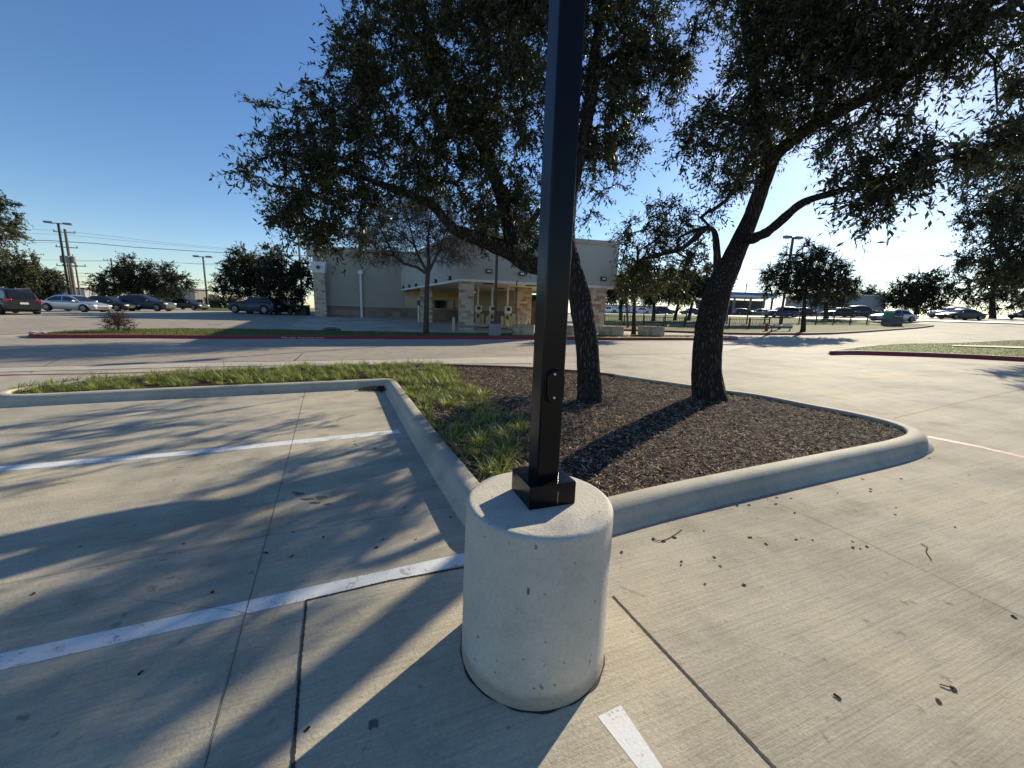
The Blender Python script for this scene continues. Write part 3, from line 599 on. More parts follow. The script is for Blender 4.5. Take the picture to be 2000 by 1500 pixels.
bgtree('grey-green tree at the left edge of the picture, crown cut off by the frame',(-120,640),19,[(-110,500,19),(-80,440,19)],[(-30,430,19,52),(-70,440,19,70),(-10,400,19,28),(-110,420,19,60)],120,8000,.15,'leafg',seed=11)
bgtree('low olive tree behind the black suv at the left edge',(10,606),40,[(15,580,40),(20,550,40)],[(-10,520,40,38),(20,530,40,34),(40,510,40,22),(-20,550,40,30),(50,545,40,24)],160,9000,.26,'leafg',seed=12,group=None)
bgtree('olive tree behind the silver sedan, left of the leaning utility poles',(75,606),42,[(78,590,42),(80,560,42)],[(75,545,42,28),(95,555,42,22),(60,560,42,20),(110,552,42,12)],120,7000,.26,'leafg',seed=13)
bgtree('broad dark round tree behind the row of parked cars, right of the utility poles',(262,604),48,[(262,580,48),(265,550,48)],[(225,555,48,30),(265,535,48,34),(310,540,48,32),(200,560,48,20),(345,555,48,24),(285,560,48,30),(240,520,48,14),(330,570,48,16),(360,550,48,10)],260,14000,.28,'leafd',seed=14)
bgtree('tall rounded dark tree left of the bank, crown sunlit on top',(490,612),38,[(490,590,38),(488,550,38)],[(470,520,38,36),(450,550,38,28),(490,560,38,34),(475,495,38,20),(430,570,38,14),(505,530,38,30)],260,15000,.21,'leafd',seed=15)
bgtree('dark tree touching the left end of the bank wall',(545,613),37,[(545,590,37),(548,550,37)],[(545,525,37,36),(530,500,37,20),(585,545,37,28),(560,565,37,26),(590,520,37,14),(585,580,37,16),(530,570,37,24)],240,14000,.21,'leafd',seed=16)
bgtree('small distant tree line above the dark cars left of the bank',(440,602),70,[(440,598,70)],[(430,588,70,9),(455,590,70,9),(410,590,70,8),(380,594,70,6)],60,2500,.35,'leafg',seed=17,name='shrub_row')
# young tree by limestone blocks
bgtree('small yellow-green tree growing between the limestone blocks',(1237,656),24.5,[(1238,620,24.5),(1240,580,24.5)],[(1235,560,24.5,24),(1255,545,24.5,22),(1220,545,24.5,16),(1245,520,24.5,22),(1275,555,24.5,18),(1300,540,24.5,16),(1315,530,24.5,12)],200,7500,.15,'leafy',tr=.14,seed=18)
for i,(bx_,tt_,bl,lab) in enumerate([((1212,622),(1212,590),[(1200,570,48,16),(1215,560,48,18),(1190,580,48,10),(1225,580,48,14)],'dark tree behind the right end of the bank canopy'),
   ((1276,626),(1278,590),[(1275,570,48,20),(1290,560,48,18),(1265,580,48,14)],'dark multi-stemmed tree behind the black fence, nearest the limestone blocks'),
   ((1318,626),(1325,592),[(1325,560,50,20),(1310,575,50,14),(1340,575,50,14)],'dark leaning tree in the middle of the fenced verge'),
   ((1345,627),(1352,592),[(1360,565,50,18),(1350,545,50,16),(1345,580,50,10)],'dark tree behind the fence just left of the thick oak trunk'),
   ((1373,629),(1378,595),[(1385,560,50,24),(1390,535,50,20),(1410,570,50,18),(1420,545,50,14),(1428,530,50,9)],'dark tree behind the fence, crown showing both sides of the oak trunk')]):
    bgtree(lab,bx_,bl[0][2],[(*tt_,bl[0][2])],bl,110,5000,.27,'leafd',tr=.22,seed=20+i)
bgtree('dense rounded tree on the fenced lawn with bare twigs on top, beside the street lamp',(1567,652),30,[(1570,610,30),(1573,570,30)],[(1560,530,30,30),(1590,520,30,34),(1520,545,30,32),(1625,545,30,30),(1570,555,30,34),(1600,495,30,16),(1500,560,30,14),(1655,560,30,18),(1640,520,30,16),(1580,480,30,9),(1545,500,30,14),(1505,530,30,12),(1530,490,30,8),(1670,548,30,10)],420,21000,.16,'leafd',tr=.17,seed=30)
bgtree('smaller tree in front of the grey mural building',(1613,622),55,[(1613,600,55)],[(1610,580,55,18),(1640,582,55,16),(1590,585,55,12),(1660,575,55,10)],90,4000,.28,'leafd',tr=.3,seed=31)
bgtree('broad dark tree beyond the street above the silver sedan',(1790,616),78,[(1790,595,78)],[(1760,575,78,26),(1795,560,78,28),(1830,570,78,28),(1740,585,78,16),(1815,590,78,22),(1770,590,78,20),(1825,545,78,18)],260,12000,.42,'leafd',tr=.4,seed=32)
bgtree('far tree behind the parked cars at the right, trunk visible below its crown',(1938,622),66,[(1938,590,66),(1940,560,66)],[(1900,560,66,30),(1940,545,66,40),(1980,560,66,40),(1880,585,66,20),(1970,600,66,18),(1920,590,66,16),(2030,540,66,60)],300,14000,.36,'leafd',tr=.45,seed=33)
bgtree('far low tree at the right edge behind the cars',(2010,620),70,[(2010,600,70)],[(1995,600,70,12),(2030,590,70,26),(2060,580,70,40)],80,4000,.36,'leafd',tr=.4,seed=34)
make_tree('tree','big tree reaching in from the right edge with long wispy sunlit twigs','tree',[[('w',*dp(2150,700,17),.3),(2140,600,17,.28),(2120,480,17,.2),(2080,400,16.5,.14),(2000,360,16.5,.1),(1940,380,16.5,.05)],[(2120,480,17,.15),(2040,500,16.5,.1),(1960,500,16.5,.06),(1900,470,16.5,.03)],[(2100,430,17,.12),(2060,300,16.5,.08)]],
  [(1930,330,16.5,40),(1975,300,16.5,45),(1900,370,16.5,26),(1950,420,16.5,50),(1900,440,16.5,30),(1985,400,16.5,50),(1985,500,16.5,45),(1930,500,16.5,36),(1880,500,16.5,18,.8),(1860,470,16.5,10,1.5),(1850,440,16.5,8,1.5),(2060,400,17,90),(2060,250,17,70),(2080,530,17,60),(1870,520,16.5,12,1),(1960,540,16.5,30),(1995,460,16.5,40),(1870,300,16.5,14,.8)],
  700,42000,.13,'leafd','barkfar',step=.6,tw=.5,rtip=.012,seed=35,wratio=.4,twigr=.006,thin_leaf=.03)
bgtree('tiny distant tree left of the grey mural building',(1700,612),95,[(1700,600,95)],[(1695,575,95,12),(1712,580,95,12),(1680,582,95,8)],50,2500,.5,'leafg',seed=36)
# bare tree
BT=[[('w',*dp(832,652,21),.16),(833,600,21,.125),(834,560,21,.12),(836,530,21,.12),(838,505,21,.09),(836,470,21,.07),(842,420,21,.04),(845,380,21,.02)],
 [(834,535,21,.09),(815,522,21,.075),(790,515,21,.07),(770,498,21,.06),(755,470,21,.05),(740,440,21,.035),(725,405,21,.02)],
 [(834,530,21,.08),(820,505,21,.07),(810,480,21,.05),(800,440,21,.035),(790,400,21,.02)],
 [(838,530,21,.08),(850,505,21,.065),(862,480,21,.05),(870,450,21,.035),(885,420,21,.02)],
 [(850,505,21,.05),(880,495,21,.035),(910,485,21,.02)],[(775,500,21,.04),(740,495,21,.03),(700,490,21,.015)],[(812,480,21,.04),(770,450,21,.03),(720,440,21,.015)]]
make_tree('bare_tree','leafless tree with a fine web of twigs in front of the bank wall','tree',BT,[(740,450,21,45),(790,430,21,50),(845,420,21,50),(890,450,21,40),(715,485,21,35),(760,490,21,30),(905,495,21,28),(800,490,21,30),(870,500,21,25),(690,455,21,16),(800,400,21,30),(850,470,21,40)],1500,0,.1,'leafd','baretwig',step=.35,tw=.7,rtip=.0062,seed=40,twigr=.0085,droop=-.15,sides=4)
# second bare bush behind canopy edge
make_tree('bare_tree','thin leafless twigs of a small tree reaching over the right corner of the bank','tree',[[('w',*dp(1226,640,28),.08),(1222,560,28,.06),(1212,520,28,.04),(1200,490,28,.02)]],[(1190,500,28,18),(1205,475,28,16),(1195,530,28,16),(1215,545,28,12)],110,0,.1,'leafd','baretwig',step=.5,tw=.5,rtip=.006,seed=41,twigr=.006)
# reddish bush
make_tree('bush','reddish half-bare bush on the lawn strip at the left end of the red kerb','bush',[[('w',*(gp(232,648)),.04),(232,640,17.4,.03),(232,630,17.4,.02)]],[(215,635,17.4,12),(240,632,17.4,16),(228,622,17.4,16),(255,638,17.4,8),(205,628,17.4,8,.6)],160,2600,.05,'deadleaf','baretwig',step=.15,tw=.3,rtip=.004,seed=42,twigr=.004,droop=-.3)
print('trees done')
# ---------------------------------------------------------------- mulch chips, grass, fallen leaves
gpoly_px=[(8,766),(35,771),(210,762),(490,750),(765,739),(812,792),(850,840),(937,942),(955,965),(985,920),(1035,892),(1038,850),(1020,822),(955,795),(948,765),(905,742),(880,716),(850,711),(700,712),(507,719),(350,727),(175,742),(45,756)]
GPY=[gp(x,y,.12)[:2] for x,y in gpoly_px]
def sample_poly(poly,n):
    poly=np.array([p[:2] for p in poly]); lo=poly.min(0); hi=poly.max(0); out=np.zeros((0,2))
    while len(out)<n:
        q_=RNG.random((n*2,2))*(hi-lo)+lo; out=np.vstack([out,q_[inpoly(q_[:,0],q_[:,1],poly)]])
    return out[:n]
n=85000; c=sample_poly(q,n); c=c[(c[:,0]>-3.2)]; n=len(c)
dist=np.hypot(c[:,0],c[:,1])
z=Hv(c[:,0],c[:,1])+.105+RNG.random(n)*.018; a=RNG.random(n)*2*np.pi; el=RNG.normal(0,.28,n)
dr=np.stack([np.cos(a)*np.cos(el),np.sin(a)*np.cos(el),np.sin(el)],1); sd_=unit(np.cross(dr,np.array([0,0,1.])+RNG.normal(0,.35,(n,3))))
L=RNG.uniform(.018,.062,n); Wd=RNG.uniform(.004,.011,n); bs=np.c_[c,z]; A=bs-dr*L[:,None]/2; Bp=bs+dr*L[:,None]/2
V=np.stack([A-sd_*Wd[:,None]/2,Bp-sd_*Wd[:,None]*.3,Bp+sd_*Wd[:,None]*.35,A+sd_*Wd[:,None]/2],1).reshape(-1,3)
tag(mesh_np('mulch',V,np.arange(4*n).reshape(n,4),'chip'),kind='stuff')
def blades(name,cl,per,Lr,mat,spread=.09,w=.005,base=.11,lean=.9,nseg=4):
    m=len(cl); ci=np.repeat(np.arange(m),per); n=len(ci); a=RNG.random(n)*2*np.pi; out=np.stack([np.cos(a),np.sin(a)],1)
    sc=np.repeat(RNG.uniform(.45,1.25,m),per); L=RNG.uniform(*Lr,n)*sc; p0=cl[ci]+out*(RNG.random(n)*spread*.5)[:,None]; ln=RNG.uniform(.25,1,n)*lean
    z0=Hv(p0[:,0],p0[:,1])+base-.01; t=np.linspace(0,1,nseg); side=np.stack([-out[:,1],out[:,0],np.zeros(n)],1); Vs=[]
    hx=np.zeros(n); hz=np.zeros(n); ps=0
    for s in t:
        ds=s-ps; ps=s; th=.12+ln*(s*1.9+.1); hx=hx+L*ds*np.sin(th); hz=hz+L*ds*np.cos(th)
        c_=np.c_[p0+out*hx[:,None],z0+np.maximum(hz,.005)]; ww=w*(1-s**2*.9)/2
        Vs.append(np.stack([c_-side*ww,c_+side*ww],1))
    V=np.stack(Vs,1).reshape(-1,3); b0=np.arange(n)[:,None]*(2*nseg); F=np.concatenate([b0+np.array([2*i,2*i+1,2*i+3,2*i+2])[None] for i in range(nseg-1)])
    return tag(mesh_np(name,V,F,mat),kind='stuff')
cl=sample_poly(GPY,900)
keep=RNG.random(len(cl))<np.where((cl[:,0]>-2.6)&(cl[:,1]<7.0),.6,.9); cl=cl[keep]
blades('grass',cl,58,(.10,.26),'blade',.13,.0078,lean=1.45,nseg=5)
near_lawn=sample_poly(qf,9000); blades('lawn_grass',near_lawn,3,(.05,.10),'lawnblade',.15,.02,.13,.6,3)
near_lawn=sample_poly(qr,9000); blades('lawn_grass',near_lawn,3,(.04,.08),'lawnblade',.12,.012,.14,.6,3)
# weed stalk
p=gp(438,735,.1); mb=MB(); mb.tube([p,p+np.array([.01,0,.18]),p+np.array([.02,0,.36])],[.004,.003,.001],5); o=mb.build('weed','blade'); tag(o,'single tall weed stalk sticking up from the grass strip left','weed')
V=[];F=[]
mb2=MB()
for i in range(26):
    h=.06+i*.0115; a=i*2.4; l=.05*(1-i/40); b0=p+np.array([.02*h/.36,0,h]); d=np.array([math.cos(a),math.sin(a),.7]); s_=np.array([-math.sin(a),math.cos(a),0])*.008
    mb2.add([b0,b0+d*l*.5+s_,b0+d*l,b0+d*l*.5-s_],[(0,1,2,3)])
mb2.build('leaves','blade',o)
# fallen leaves and twigs on the concrete
def fleaf(px,py,size=.035,standing=False):
    p=gp(px,py); mb=MB(); rot=random.uniform(0,6.28); n=8; vs=[]
    for k_ in range(n):
        a=k_*2*math.pi/n; r=size*.5*(1 if k_%2 else .8); x,y=r*math.cos(a)*1.25,r*math.sin(a)*.7; vs.append((x*math.cos(rot)-y*math.sin(rot),x*math.sin(rot)+y*math.cos(rot),.0012+abs(y)*random.uniform(.05,.45)+random.uniform(0,.002)))
    vs.append((0,0,.001)); mb.add(vs,[(k_,(k_+1)%n,n) for k_ in range(n)]); o=mb.build('fallen_leaf','deadleaf'); o.location=p; return o
G='fallen leaves scattered on the concrete'
lv=[(1331,1097),(1330,1104),(1395,1089),(1407,1106),(1377,1141),(1453,1143),(1375,1037),(1214,1079),(1555,1054),(1463,987),(1517,972),(1545,974),(1515,985),(1552,1002),(1636,963),(1440,988),(1570,937),(1553,946),(1680,1072),(1666,1070),(1665,1058),(1693,1068),(1587,1055),(1748,1005),(1750,992),(1700,960),(1685,936),(1700,955),(1865,1030),(1980,1205),(1635,1362),(1496,1063),(1465,1050),(1833,1370),(1760,935),(1815,895),(1892,928),
    (573,1040),(632,1049),(358,1063),(415,1157),(275,1315),(520,1080),(570,1087),(748,1054),(812,1054),(693,868),(732,877),(692,862),(660,823),(675,878),(637,781),(653,786),(600,1425),(156,1068),(66,1160),(660,791),(790,992),(735,1070),(880,1010)]
for i,(x,y) in enumerate(lv):
    o=fleaf(x,y,random.uniform(.016,.03)); k_='left' if x<900 else ('kerb' if y<1020 and x<1800 else 'right')
    tag(o,{'left':'small dark dead leaf lying on the concrete of the left parking stalls','kerb':'small dark dead leaf on the concrete along the right front kerb','right':'small dark dead leaf on the open concrete right of the round footing'}[k_],'leaf',{'left':'fallen leaves on the left stalls','kerb':'fallen leaves along the right kerb','right':'fallen leaves right of the footing'}[k_])
def twig(pts,label,sub):
    P_=[Vector(gp(*p))+Vector((0,0,.004+.002*(i%2))) for i,p in enumerate(pts)]; o=empty('twig',P_[0]); mb=MB(); mb.tube([p-P_[0] for p in P_],.0022,5); mb.build('stem','deadleaf',o); tag(o,label,'twig')
    for i,s_ in enumerate(sub):
        l=fleaf(*s_,.032); l.name='leaf'; l.parent=o; l.location=Vector(gp(*s_))-P_[0]
twig([(1274,1054),(1290,1058),(1305,1053),(1320,1044),(1332,1035)],'curved twig with three small leaves lying right of the round footing',[(1276,1053),(1296,1058),(1317,1050)])
twig([(1799,1063),(1811,1070),(1808,1078),(1819,1095)],'zigzag dark twig lying on the right part of the concrete',[])
twig([(1835,1338),(1850,1343),(1862,1346)],'short dark twig with one curled leaf near the bottom right corner',[(1862,1346)])
# acorn-like debris and stains
for pts,w in [([(720,1418),(738,1412)],.03)]: line('stain',pts,w,.0045,'stain',jit=.004,nseg=12)
def blot(name,px,py,rx,ry,mat='stain'):
    p=gp(px,py); vs=[]; n=18
    for k_ in range(n):
        a=k_*2*math.pi/n; r=random.uniform(.6,1.1); x,y=p[0]+rx*r*math.cos(a),p[1]+ry*r*math.sin(a); vs.append((x,y,H(x,y)+.002))
    mb=MB(); mb.add(vs,[tuple(range(n))]); return tag(mb.build(name,mat),kind='structure')
for a in [(585,965,.05,.03),(600,975,.06,.02),(628,972,.05,.04),(575,962,.03,.02),(615,982,.05,.02),(640,985,.03,.02)]: blot('asphalt_patch',*a)
# dirt drift in the kerb corner
dq=[gp(x,y)[:2] for x,y in [(697,764),(725,757),(745,753),(752,757),(752,764),(744,768),(735,764),(715,764)]]
dc=np.array(dq).mean(0); c=sample_poly(dq,1500); n=len(c); a=RNG.random(n)*6.28; L=RNG.uniform(.01,.04,n); bs=np.c_[c,Hv(c[:,0],c[:,1])+.01+RNG.random(n)*.03]; dr=np.stack([np.cos(a),np.sin(a),RNG.normal(0,.3,n)],1); sdv=np.stack([-np.sin(a),np.cos(a),RNG.normal(0,.3,n)],1)*.008
V=np.stack([bs-dr*L[:,None]/2,bs+sdv,bs+dr*L[:,None]/2,bs-sdv],1).reshape(-1,3); tag(mesh_np('leaf_litter',V,np.arange(4*n).reshape(n,4),'deadleaf'),kind='stuff')
# ================================================================ bank building
def xy(p): return np.array(p[:2],float)
bk=empty('bank_building',dp(901,646,24.3)); bk.location.z=0; B0=Vector(bk.location); tag(bk,'low beige bank building with stone columns and a drive-through canopy','building')
def loc(p): return Vector((p[0]-B0.x,p[1]-B0.y,p[2] if len(p)>2 else 0))
A3=xy(dp(901,548,24.3)); B3=xy(dp(1203,562,26.2)); C3=xy(dp(784,567,38.7)); D3=B3+(C3-A3)
WL=xy(dp(618,617,37.3)); 
def wallbox(mb,a,b,z0,z1,th,mi=0,out=0):
    a=np.array(a);b=np.array(b); d=(b-a)/np.linalg.norm(b-a); n=np.array([d[1],-d[0]]) # towards camera for left->right
    p=[a+n*out,b+n*out,b+n*(out-th),a+n*(out-th)]; p=[(q_[0]-B0.x,q_[1]-B0.y) for q_ in p]; mb.prism(p[::-1],z0,z1,mi)
WR=C3+(C3-WL)/np.linalg.norm(C3-WL)*7.2
mb=MB(); wallbox(mb,WL,WR,.1,6.95,.4); dback=np.array([-.25,1]); dback/=np.linalg.norm(dback)
wallbox(mb,WL+dback*18,WL+np.array([.0,-.2]),.1,6.95,.4); mb.build('wall','stucco',bk)
mb=MB(); wallbox(mb,WL-np.array([.1,0]),WR,6.75,7.15,.6,out=.15); wallbox(mb,WL+dback*18,WL-np.array([.1,.3]),6.75,7.15,.6,out=.15); mb.build('cornice','cornice',bk)
mb=MB(); wallbox(mb,WL-np.array([.45,0]),WL+np.array([.9,0]),6.2,7.3,.8,out=.35); mb.build('corner_cornice','cornice',bk)
mb=MB(); wallbox(mb,WL,WR,.1,1.75,.3,out=.08); mb.build('stone_base','stonebase',bk)
mb=MB(); wallbox(mb,WL,WR,1.752,1.82,.3,out=.11); mb.build('sill_band','cornice',bk)
ud=(C3-WL)/np.linalg.norm(C3-WL); nd=np.array([ud[1],-ud[0]])
def onwall(px):
    r=ray(px,600); t_=np.cross(WL,ud)/np.cross(r[:2],ud); return r[:2]*t_
pc=onwall(629); mb=MB(); mb.box((*(pc+nd*.35-np.array([B0.x,B0.y])),2.35),(1.0,.7,4.6),math.atan2(ud[1],ud[0])); mb.build('corner_column','stonecol',bk)
mb=MB(); mb.box((*(pc+nd*.36-np.array([B0.x,B0.y])),5.15),(1.08,.8,.98),math.atan2(ud[1],ud[0]),taper=1.18); cp=mb.build('column_cap','whitetrim',bk)
M=Vector((nd[0],nd[1],0)).to_track_quat('Z','Y').to_matrix(); mb=MB(); mb.lathe([(.16,0),(.16,.06),(.1,.06)],(*(pc+nd*.84-np.array([B0.x,B0.y])),5.15),16,M=M); mb.build('round_vent','darkpole',bk)
pc=onwall(706.5); q0=pc+nd*.17-np.array([B0.x,B0.y]); mb=MB(); mb.box((q0[0],q0[1],2.55),(.19,.14,4.4),math.atan2(ud[1],ud[0])); mb.box((q0[0],q0[1],4.95),(.42,.3,.4),math.atan2(ud[1],ud[0])); mb.build('downspout','whitetrim',bk,bevel=.02)
# canopy
cx=[A3,B3,D3,C3]; cl_=[(p[0]-B0.x,p[1]-B0.y) for p in cx]; cen=np.mean(cl_,0)
inset=[tuple(np.array(p)+(cen-np.array(p))*.02) for p in cl_]
def fascia(name,a,b,z0,z1,mat,out=0,th=.3):
    mb=MB(); wallbox(mb,a,b,z0,z1,th,out=out); return mb.build(name,mat,bk)
fascia('canopy_fascia',A3,B3,3.5,6.15,'stucco2'); fascia('canopy_fascia',C3,A3,3.5,6.15,'stucco2'); fascia('canopy_fascia',B3,D3,3.5,6.15,'stucco2')
for a,b in ((A3,B3),(C3,A3),(B3,D3)): fascia('canopy_coping',a,b,6.15,6.42,'cornice',.07,.4)
for a,b in ((A3,B3),(C3,A3),(B3,D3)): fascia('fascia_trim',a,b,3.42,3.56,'whitetrim',.03,.12)
mb=MB(); mb.prism(inset,3.6,3.8); mb.build('canopy_ceiling','ceiling',bk)
mb=MB(); mb.prism(inset,5.7,5.9); mb.build('canopy_roof','roofdark',bk)
rA=math.atan2(*(B3-A3)[::-1]); ef=(B3-A3)/np.linalg.norm(B3-A3); es=(C3-A3)/np.linalg.norm(C3-A3); nf=np.array([ef[1],-ef[0]]); ns=np.array([-es[1],es[0]])
ns=ns if ns@(A3-D3)>0 else -ns
def column(c,w,d,rot,mat='stonecol',z1=3.6):
    mb=MB(); zb=H(*c)-.1; mb.box((c[0]-B0.x,c[1]-B0.y,(zb+z1)/2),(w,d,z1-zb),rot); o=mb.build('column',mat,bk,bevel=.02); return o
column(A3+ef*.50+es*.5,.92,.92,rA,z1=3.45)
column(B3-ef*.95+es*.5,.92,.92,rA,z1=3.45)
column(xy(dp(833,560,33.5)),1.0,1.0,rA)
column(xy(dp(1021,600,31.5)),1.15,1.15,rA)
# lane divider wall behind (tan)
tw_=xy(dp(938,600,37.5)); tw2=xy(dp(1004,600,35)); mb=MB(); wallbox(mb,WR-ud*.1,tw2,1.75,3.6,.3); mb.build('teller_wall','stuccotan',bk)
mb=MB(); wallbox(mb,WR-ud*.1,tw2,0,1.75,.3,out=.05); mb.build('stone_base','stonebase',bk)
w0=C3+ud*1.6; mb=MB(); wallbox(mb,C3+ud*.8,C3+ud*7.0,3.0,3.62,.1,out=.25); mb.build('yellow_lit_wall','yellowlit',bk)  # yellow light on the wall under the canopy, put into this strip's colour
mb=MB(); wallbox(mb,C3+ud*.3,C3+ud*6.6,1.83,3.0,.1,out=.17); mb.build('teller_panel','stuccotan',bk)
mb=MB(); wallbox(mb,C3+ud*2.2,C3+ud*6.0,1.86,2.65,.06,out=.24); wf=mb.build('drive_up_window','glassdark',bk)
for k_ in (0,.5,1): 
    mb=MB(); p_=C3+ud*(2.2+3.8*k_)+nd*.25; mb.box((p_[0]-B0.x,p_[1]-B0.y,2.25),(.08,.06,.86),math.atan2(ud[1],ud[0])); mb.build('window_frame','darkpole',bk)
# dark doorway by the pole
dw=xy(dp(1043,600,35)); mb=MB(); wallbox(mb,tw2+ef*.6,tw2+ef*2.4,.3,3.3,.3); mb.build('door','glassdark',bk)
mb=MB(); wallbox(mb,tw2+ef*2.4,tw2+ef*3.2,.3,3.6,.35); mb.build('door_surround','stuccotan',bk)
def lightbox(p,n_,w=.34,h=.26):
    rot=math.atan2(-n_[0],n_[1])+math.pi; mb=MB(); mb.box((p[0]-B0.x+n_[0]*.09,p[1]-B0.y+n_[1]*.09,p[2]),(w,.18,h),rot); o=mb.build('wall_light','darkpole',bk,bevel=.02)
    mb=MB(); mb.box((p[0]-B0.x+n_[0]*.185,p[1]-B0.y+n_[1]*.185,p[2]),(w*.6,.012,h*.5),rot); mb.build('lens','plate',o)
def onplane(px,py,a,n_):
    r=ray(px,py); t_=((a-CAM[:2])@n_)/(r[:2]@n_); return CAM+r*t_
for px_,py_ in ((955,530),(1019,535),(1177.5,545)): lightbox(onplane(px_,py_,A3,nf),nf,.38,.24)
for px_,py_,w in ((789,561,.3),(800.5,559,.34),(814,557,.34),(852.5,549,.34),(880,543.5,.36)): lightbox(onplane(px_,py_,A3,ns),ns,w,.24)
# ceiling lights
for k_,(u,v) in enumerate([(.3,.2),(.6,.2),(.85,.2),(.3,.5),(.6,.5)]):
    p_=A3+(B3-A3)*u+(C3-A3)*v; mb=MB(); mb.box((p_[0]-B0.x,p_[1]-B0.y,3.575),(.7,.7,.04),rA); mb.build('ceiling_light','darkpole',bk)
# ---- drive-through lanes
for i,(px_,d,lab) in enumerate([(933.5,31,'leftmost of the three teller pipe stations under the canopy'),(961,30,'middle teller pipe station under the canopy, left of the thin lamp pole'),(991,29,'rightmost teller pipe station under the canopy, right of the thin lamp pole')]):
    p=xy(dp(px_,600,d)); z=H(*p); o=empty('teller_station',(p[0],p[1],z),rA); tag(o,lab,'teller kiosk')
    mb=MB(); mb.tube([(0,0,1.1),(0,0,3.58-z)],.07,10); mb.tube([(0,0,3.3-z),(0,0,3.45-z)],.11,10); mb.build('pneumatic_pipe','whitetrim',o)
    mb=MB(); mb.box((0,0,.65),(.34,.34,1.0)); mb.build('pedestal','stuccotan',o,bevel=.01); mb=MB(); mb.box((.05,-.02,1.3),(.5,.42,.5)); kb=mb.build('kiosk','whitetrim',o,bevel=.03)
    mb=MB(); mb.box((.05,-.24,1.34),(.26,.02,.24)); mb.build('screen','darkpole',kb); mb=MB(); mb.box((0,-.18,.75),(.16,.02,.3)); mb.build('hatch','darkpole',o)
    mb=MB(); a_=es*3.2; pts=[]; mb.box((0,0,.08),(.95,6.0,.16),0,); il=mb.build('traffic_island','gutter'); il.location=(p[0],p[1],z-.01); il.rotation_euler=(0,0,rA+.1); tag(il,['left','middle','right'][i]+' raised concrete lane island under the canopy','traffic island')
GBo='bollards guarding the drive-through lanes'
for px_,pt,pb,dd in [(886,616,643,24),(938.5,605,627,31),(943.5,604,628,30),(952,617,632,29),(956,608,633,29),(981,612,636,28),(985,610,630,29),(998,612,638,27),(1002.5,604,634,28),(1005.5,605,634,28),(1013,617,635,28),(1020.5,608,635,27),(1023.5,602,634,27),(1028,604,634,27.5)]:
    p=xy(dp(px_,600,dd)); z=H(*p); hgt=max(.8,min(1.25,(pb-pt)*dd/FPX)); o=MB(); o.lathe([(.085,-.05),(.085,hgt-.05),(.06,hgt-.01),(.01,hgt)],n=14); o=o.build('bollard','stuccotan',None,True); o.location=(p[0],p[1],z)
    side='left of' if px_<900 else ('between the left stone column and' if px_<960 else 'right of'); 
    lab='short bollard beside the left stone column of the bank' if px_<900 else ('tan round bollard in the lanes left of the thin lamp pole' if px_<970 else 'tan round bollard in the lanes right of the thin lamp pole')
    tag(o,lab,'bollard',GBo if px_<900 else ('bollards left of the lamp pole' if px_<970 else 'bollards right of the lamp pole'))
# sign post by back column
p=xy(dp(817.5,600,34)); o=empty('sign_post',(*p,H(*p))); tag(o,'white post with a small dark sign left of the bare tree trunk','sign'); mb=MB(); mb.box((0,0,1.0),(.12,.12,2)); mb.build('post','whitetrim',o); mb=MB(); mb.box((.05,-.08,1.6),(.3,.03,.45)); mb.build('sign_panel','darkpole',o)
# utility box left of bank
p=xy(dp(591,616,39)); o=empty('utility_box',(*p,H(*p))); tag(o,'grey-green utility cabinet on the ground left of the bank corner','cabinet'); mb=MB(); mb.box((0,0,.45),(1.1,.9,.9)); mb.build('cabinet','utilgreen',o,bevel=.03); mb=MB(); mb.box((0,0,.94),(1.16,.96,.06)); mb.build('lid','utilgreen',o)
# limestone blocks
for i,(x0,x1,yt,yb,lab) in enumerate([(1000,1042,634,655,'limestone block immediately left of the black lamp post'),(1106,1124,636,655,'limestone block half hidden behind the left oak trunk'),(1173,1218,638,655.5,'limestone block at the foot of the right stone column'),(1252,1298,638,656,'limestone block right of the small yellow-green tree')]):
    d=24.0; p=gp((x0+x1)/2,yb,.14); dd=(p-CAM)@Fw; w=(x1-x0)*dd/FPX; h=(yb-yt)*dd/FPX; mb=MB(); mb.box((0,0,h/2-.03),(w,.75,h+.06)); o=mb.build('stone_block','limestone'); 
    o.location=(p[0],p[1]+.4,p[2]); o.rotation_euler=(0,0,.05*(-1)**i); bv=o.modifiers.new('b','BEVEL'); bv.width=.05; bv.segments=3; sb=o.modifiers.new('s','SUBSURF'); sb.subdivision_type='SIMPLE'; sb.levels=4; sb.render_levels=4; tx=bpy.data.textures.new('rough','CLOUDS'); tx.noise_scale=.3; dm=o.modifiers.new('d','DISPLACE'); dm.texture=tx; dm.strength=.07; dm.mid_level=.5; tag(o,lab,'stone block')
# letters on red kerb
tl_=gp(553,661.5,0); tr_=gp(634,662,0); 
cu=bpy.data.curves.new('l','FONT'); cu.body='FIRE LANE  TOW AWAY ZONE'; cu.size=.165; cu.extrude=.003; cu.align_x='LEFT'; tmp=bpy.data.objects.new('tmp',cu); link(tmp)
bpy.context.view_layer.update(); dg=bpy.context.evaluated_depsgraph_get(); me=bpy.data.meshes.new_from_object(tmp.evaluated_get(dg)); bpy.data.objects.remove(tmp)
xs=[v.co.x for v in me.vertices]; Wt=max(xs); wd=float(np.linalg.norm((tr_-tl_)[:2]))
kb=min(qf,key=lambda p_:abs(p_[0]-(tl_[0]+tr_[0])/2)+(50 if p_[1]>21 else 0))
seg=[p_ for p_ in qf if tl_[0]-1<p_[0]<tr_[0]+1]; seg=[p_ for p_ in seg if p_[1]<np.median([s_[1] for s_ in seg])+.0]; seg=np.array(seg) if len(seg)>1 else np.array([kb,kb+[1,0]])
pf=np.polyfit(seg[:,0],seg[:,1],1)
lt=bpy.data.objects.new('kerb_lettering',me); link(lt); me.materials.append(MAT['whitetrim'])
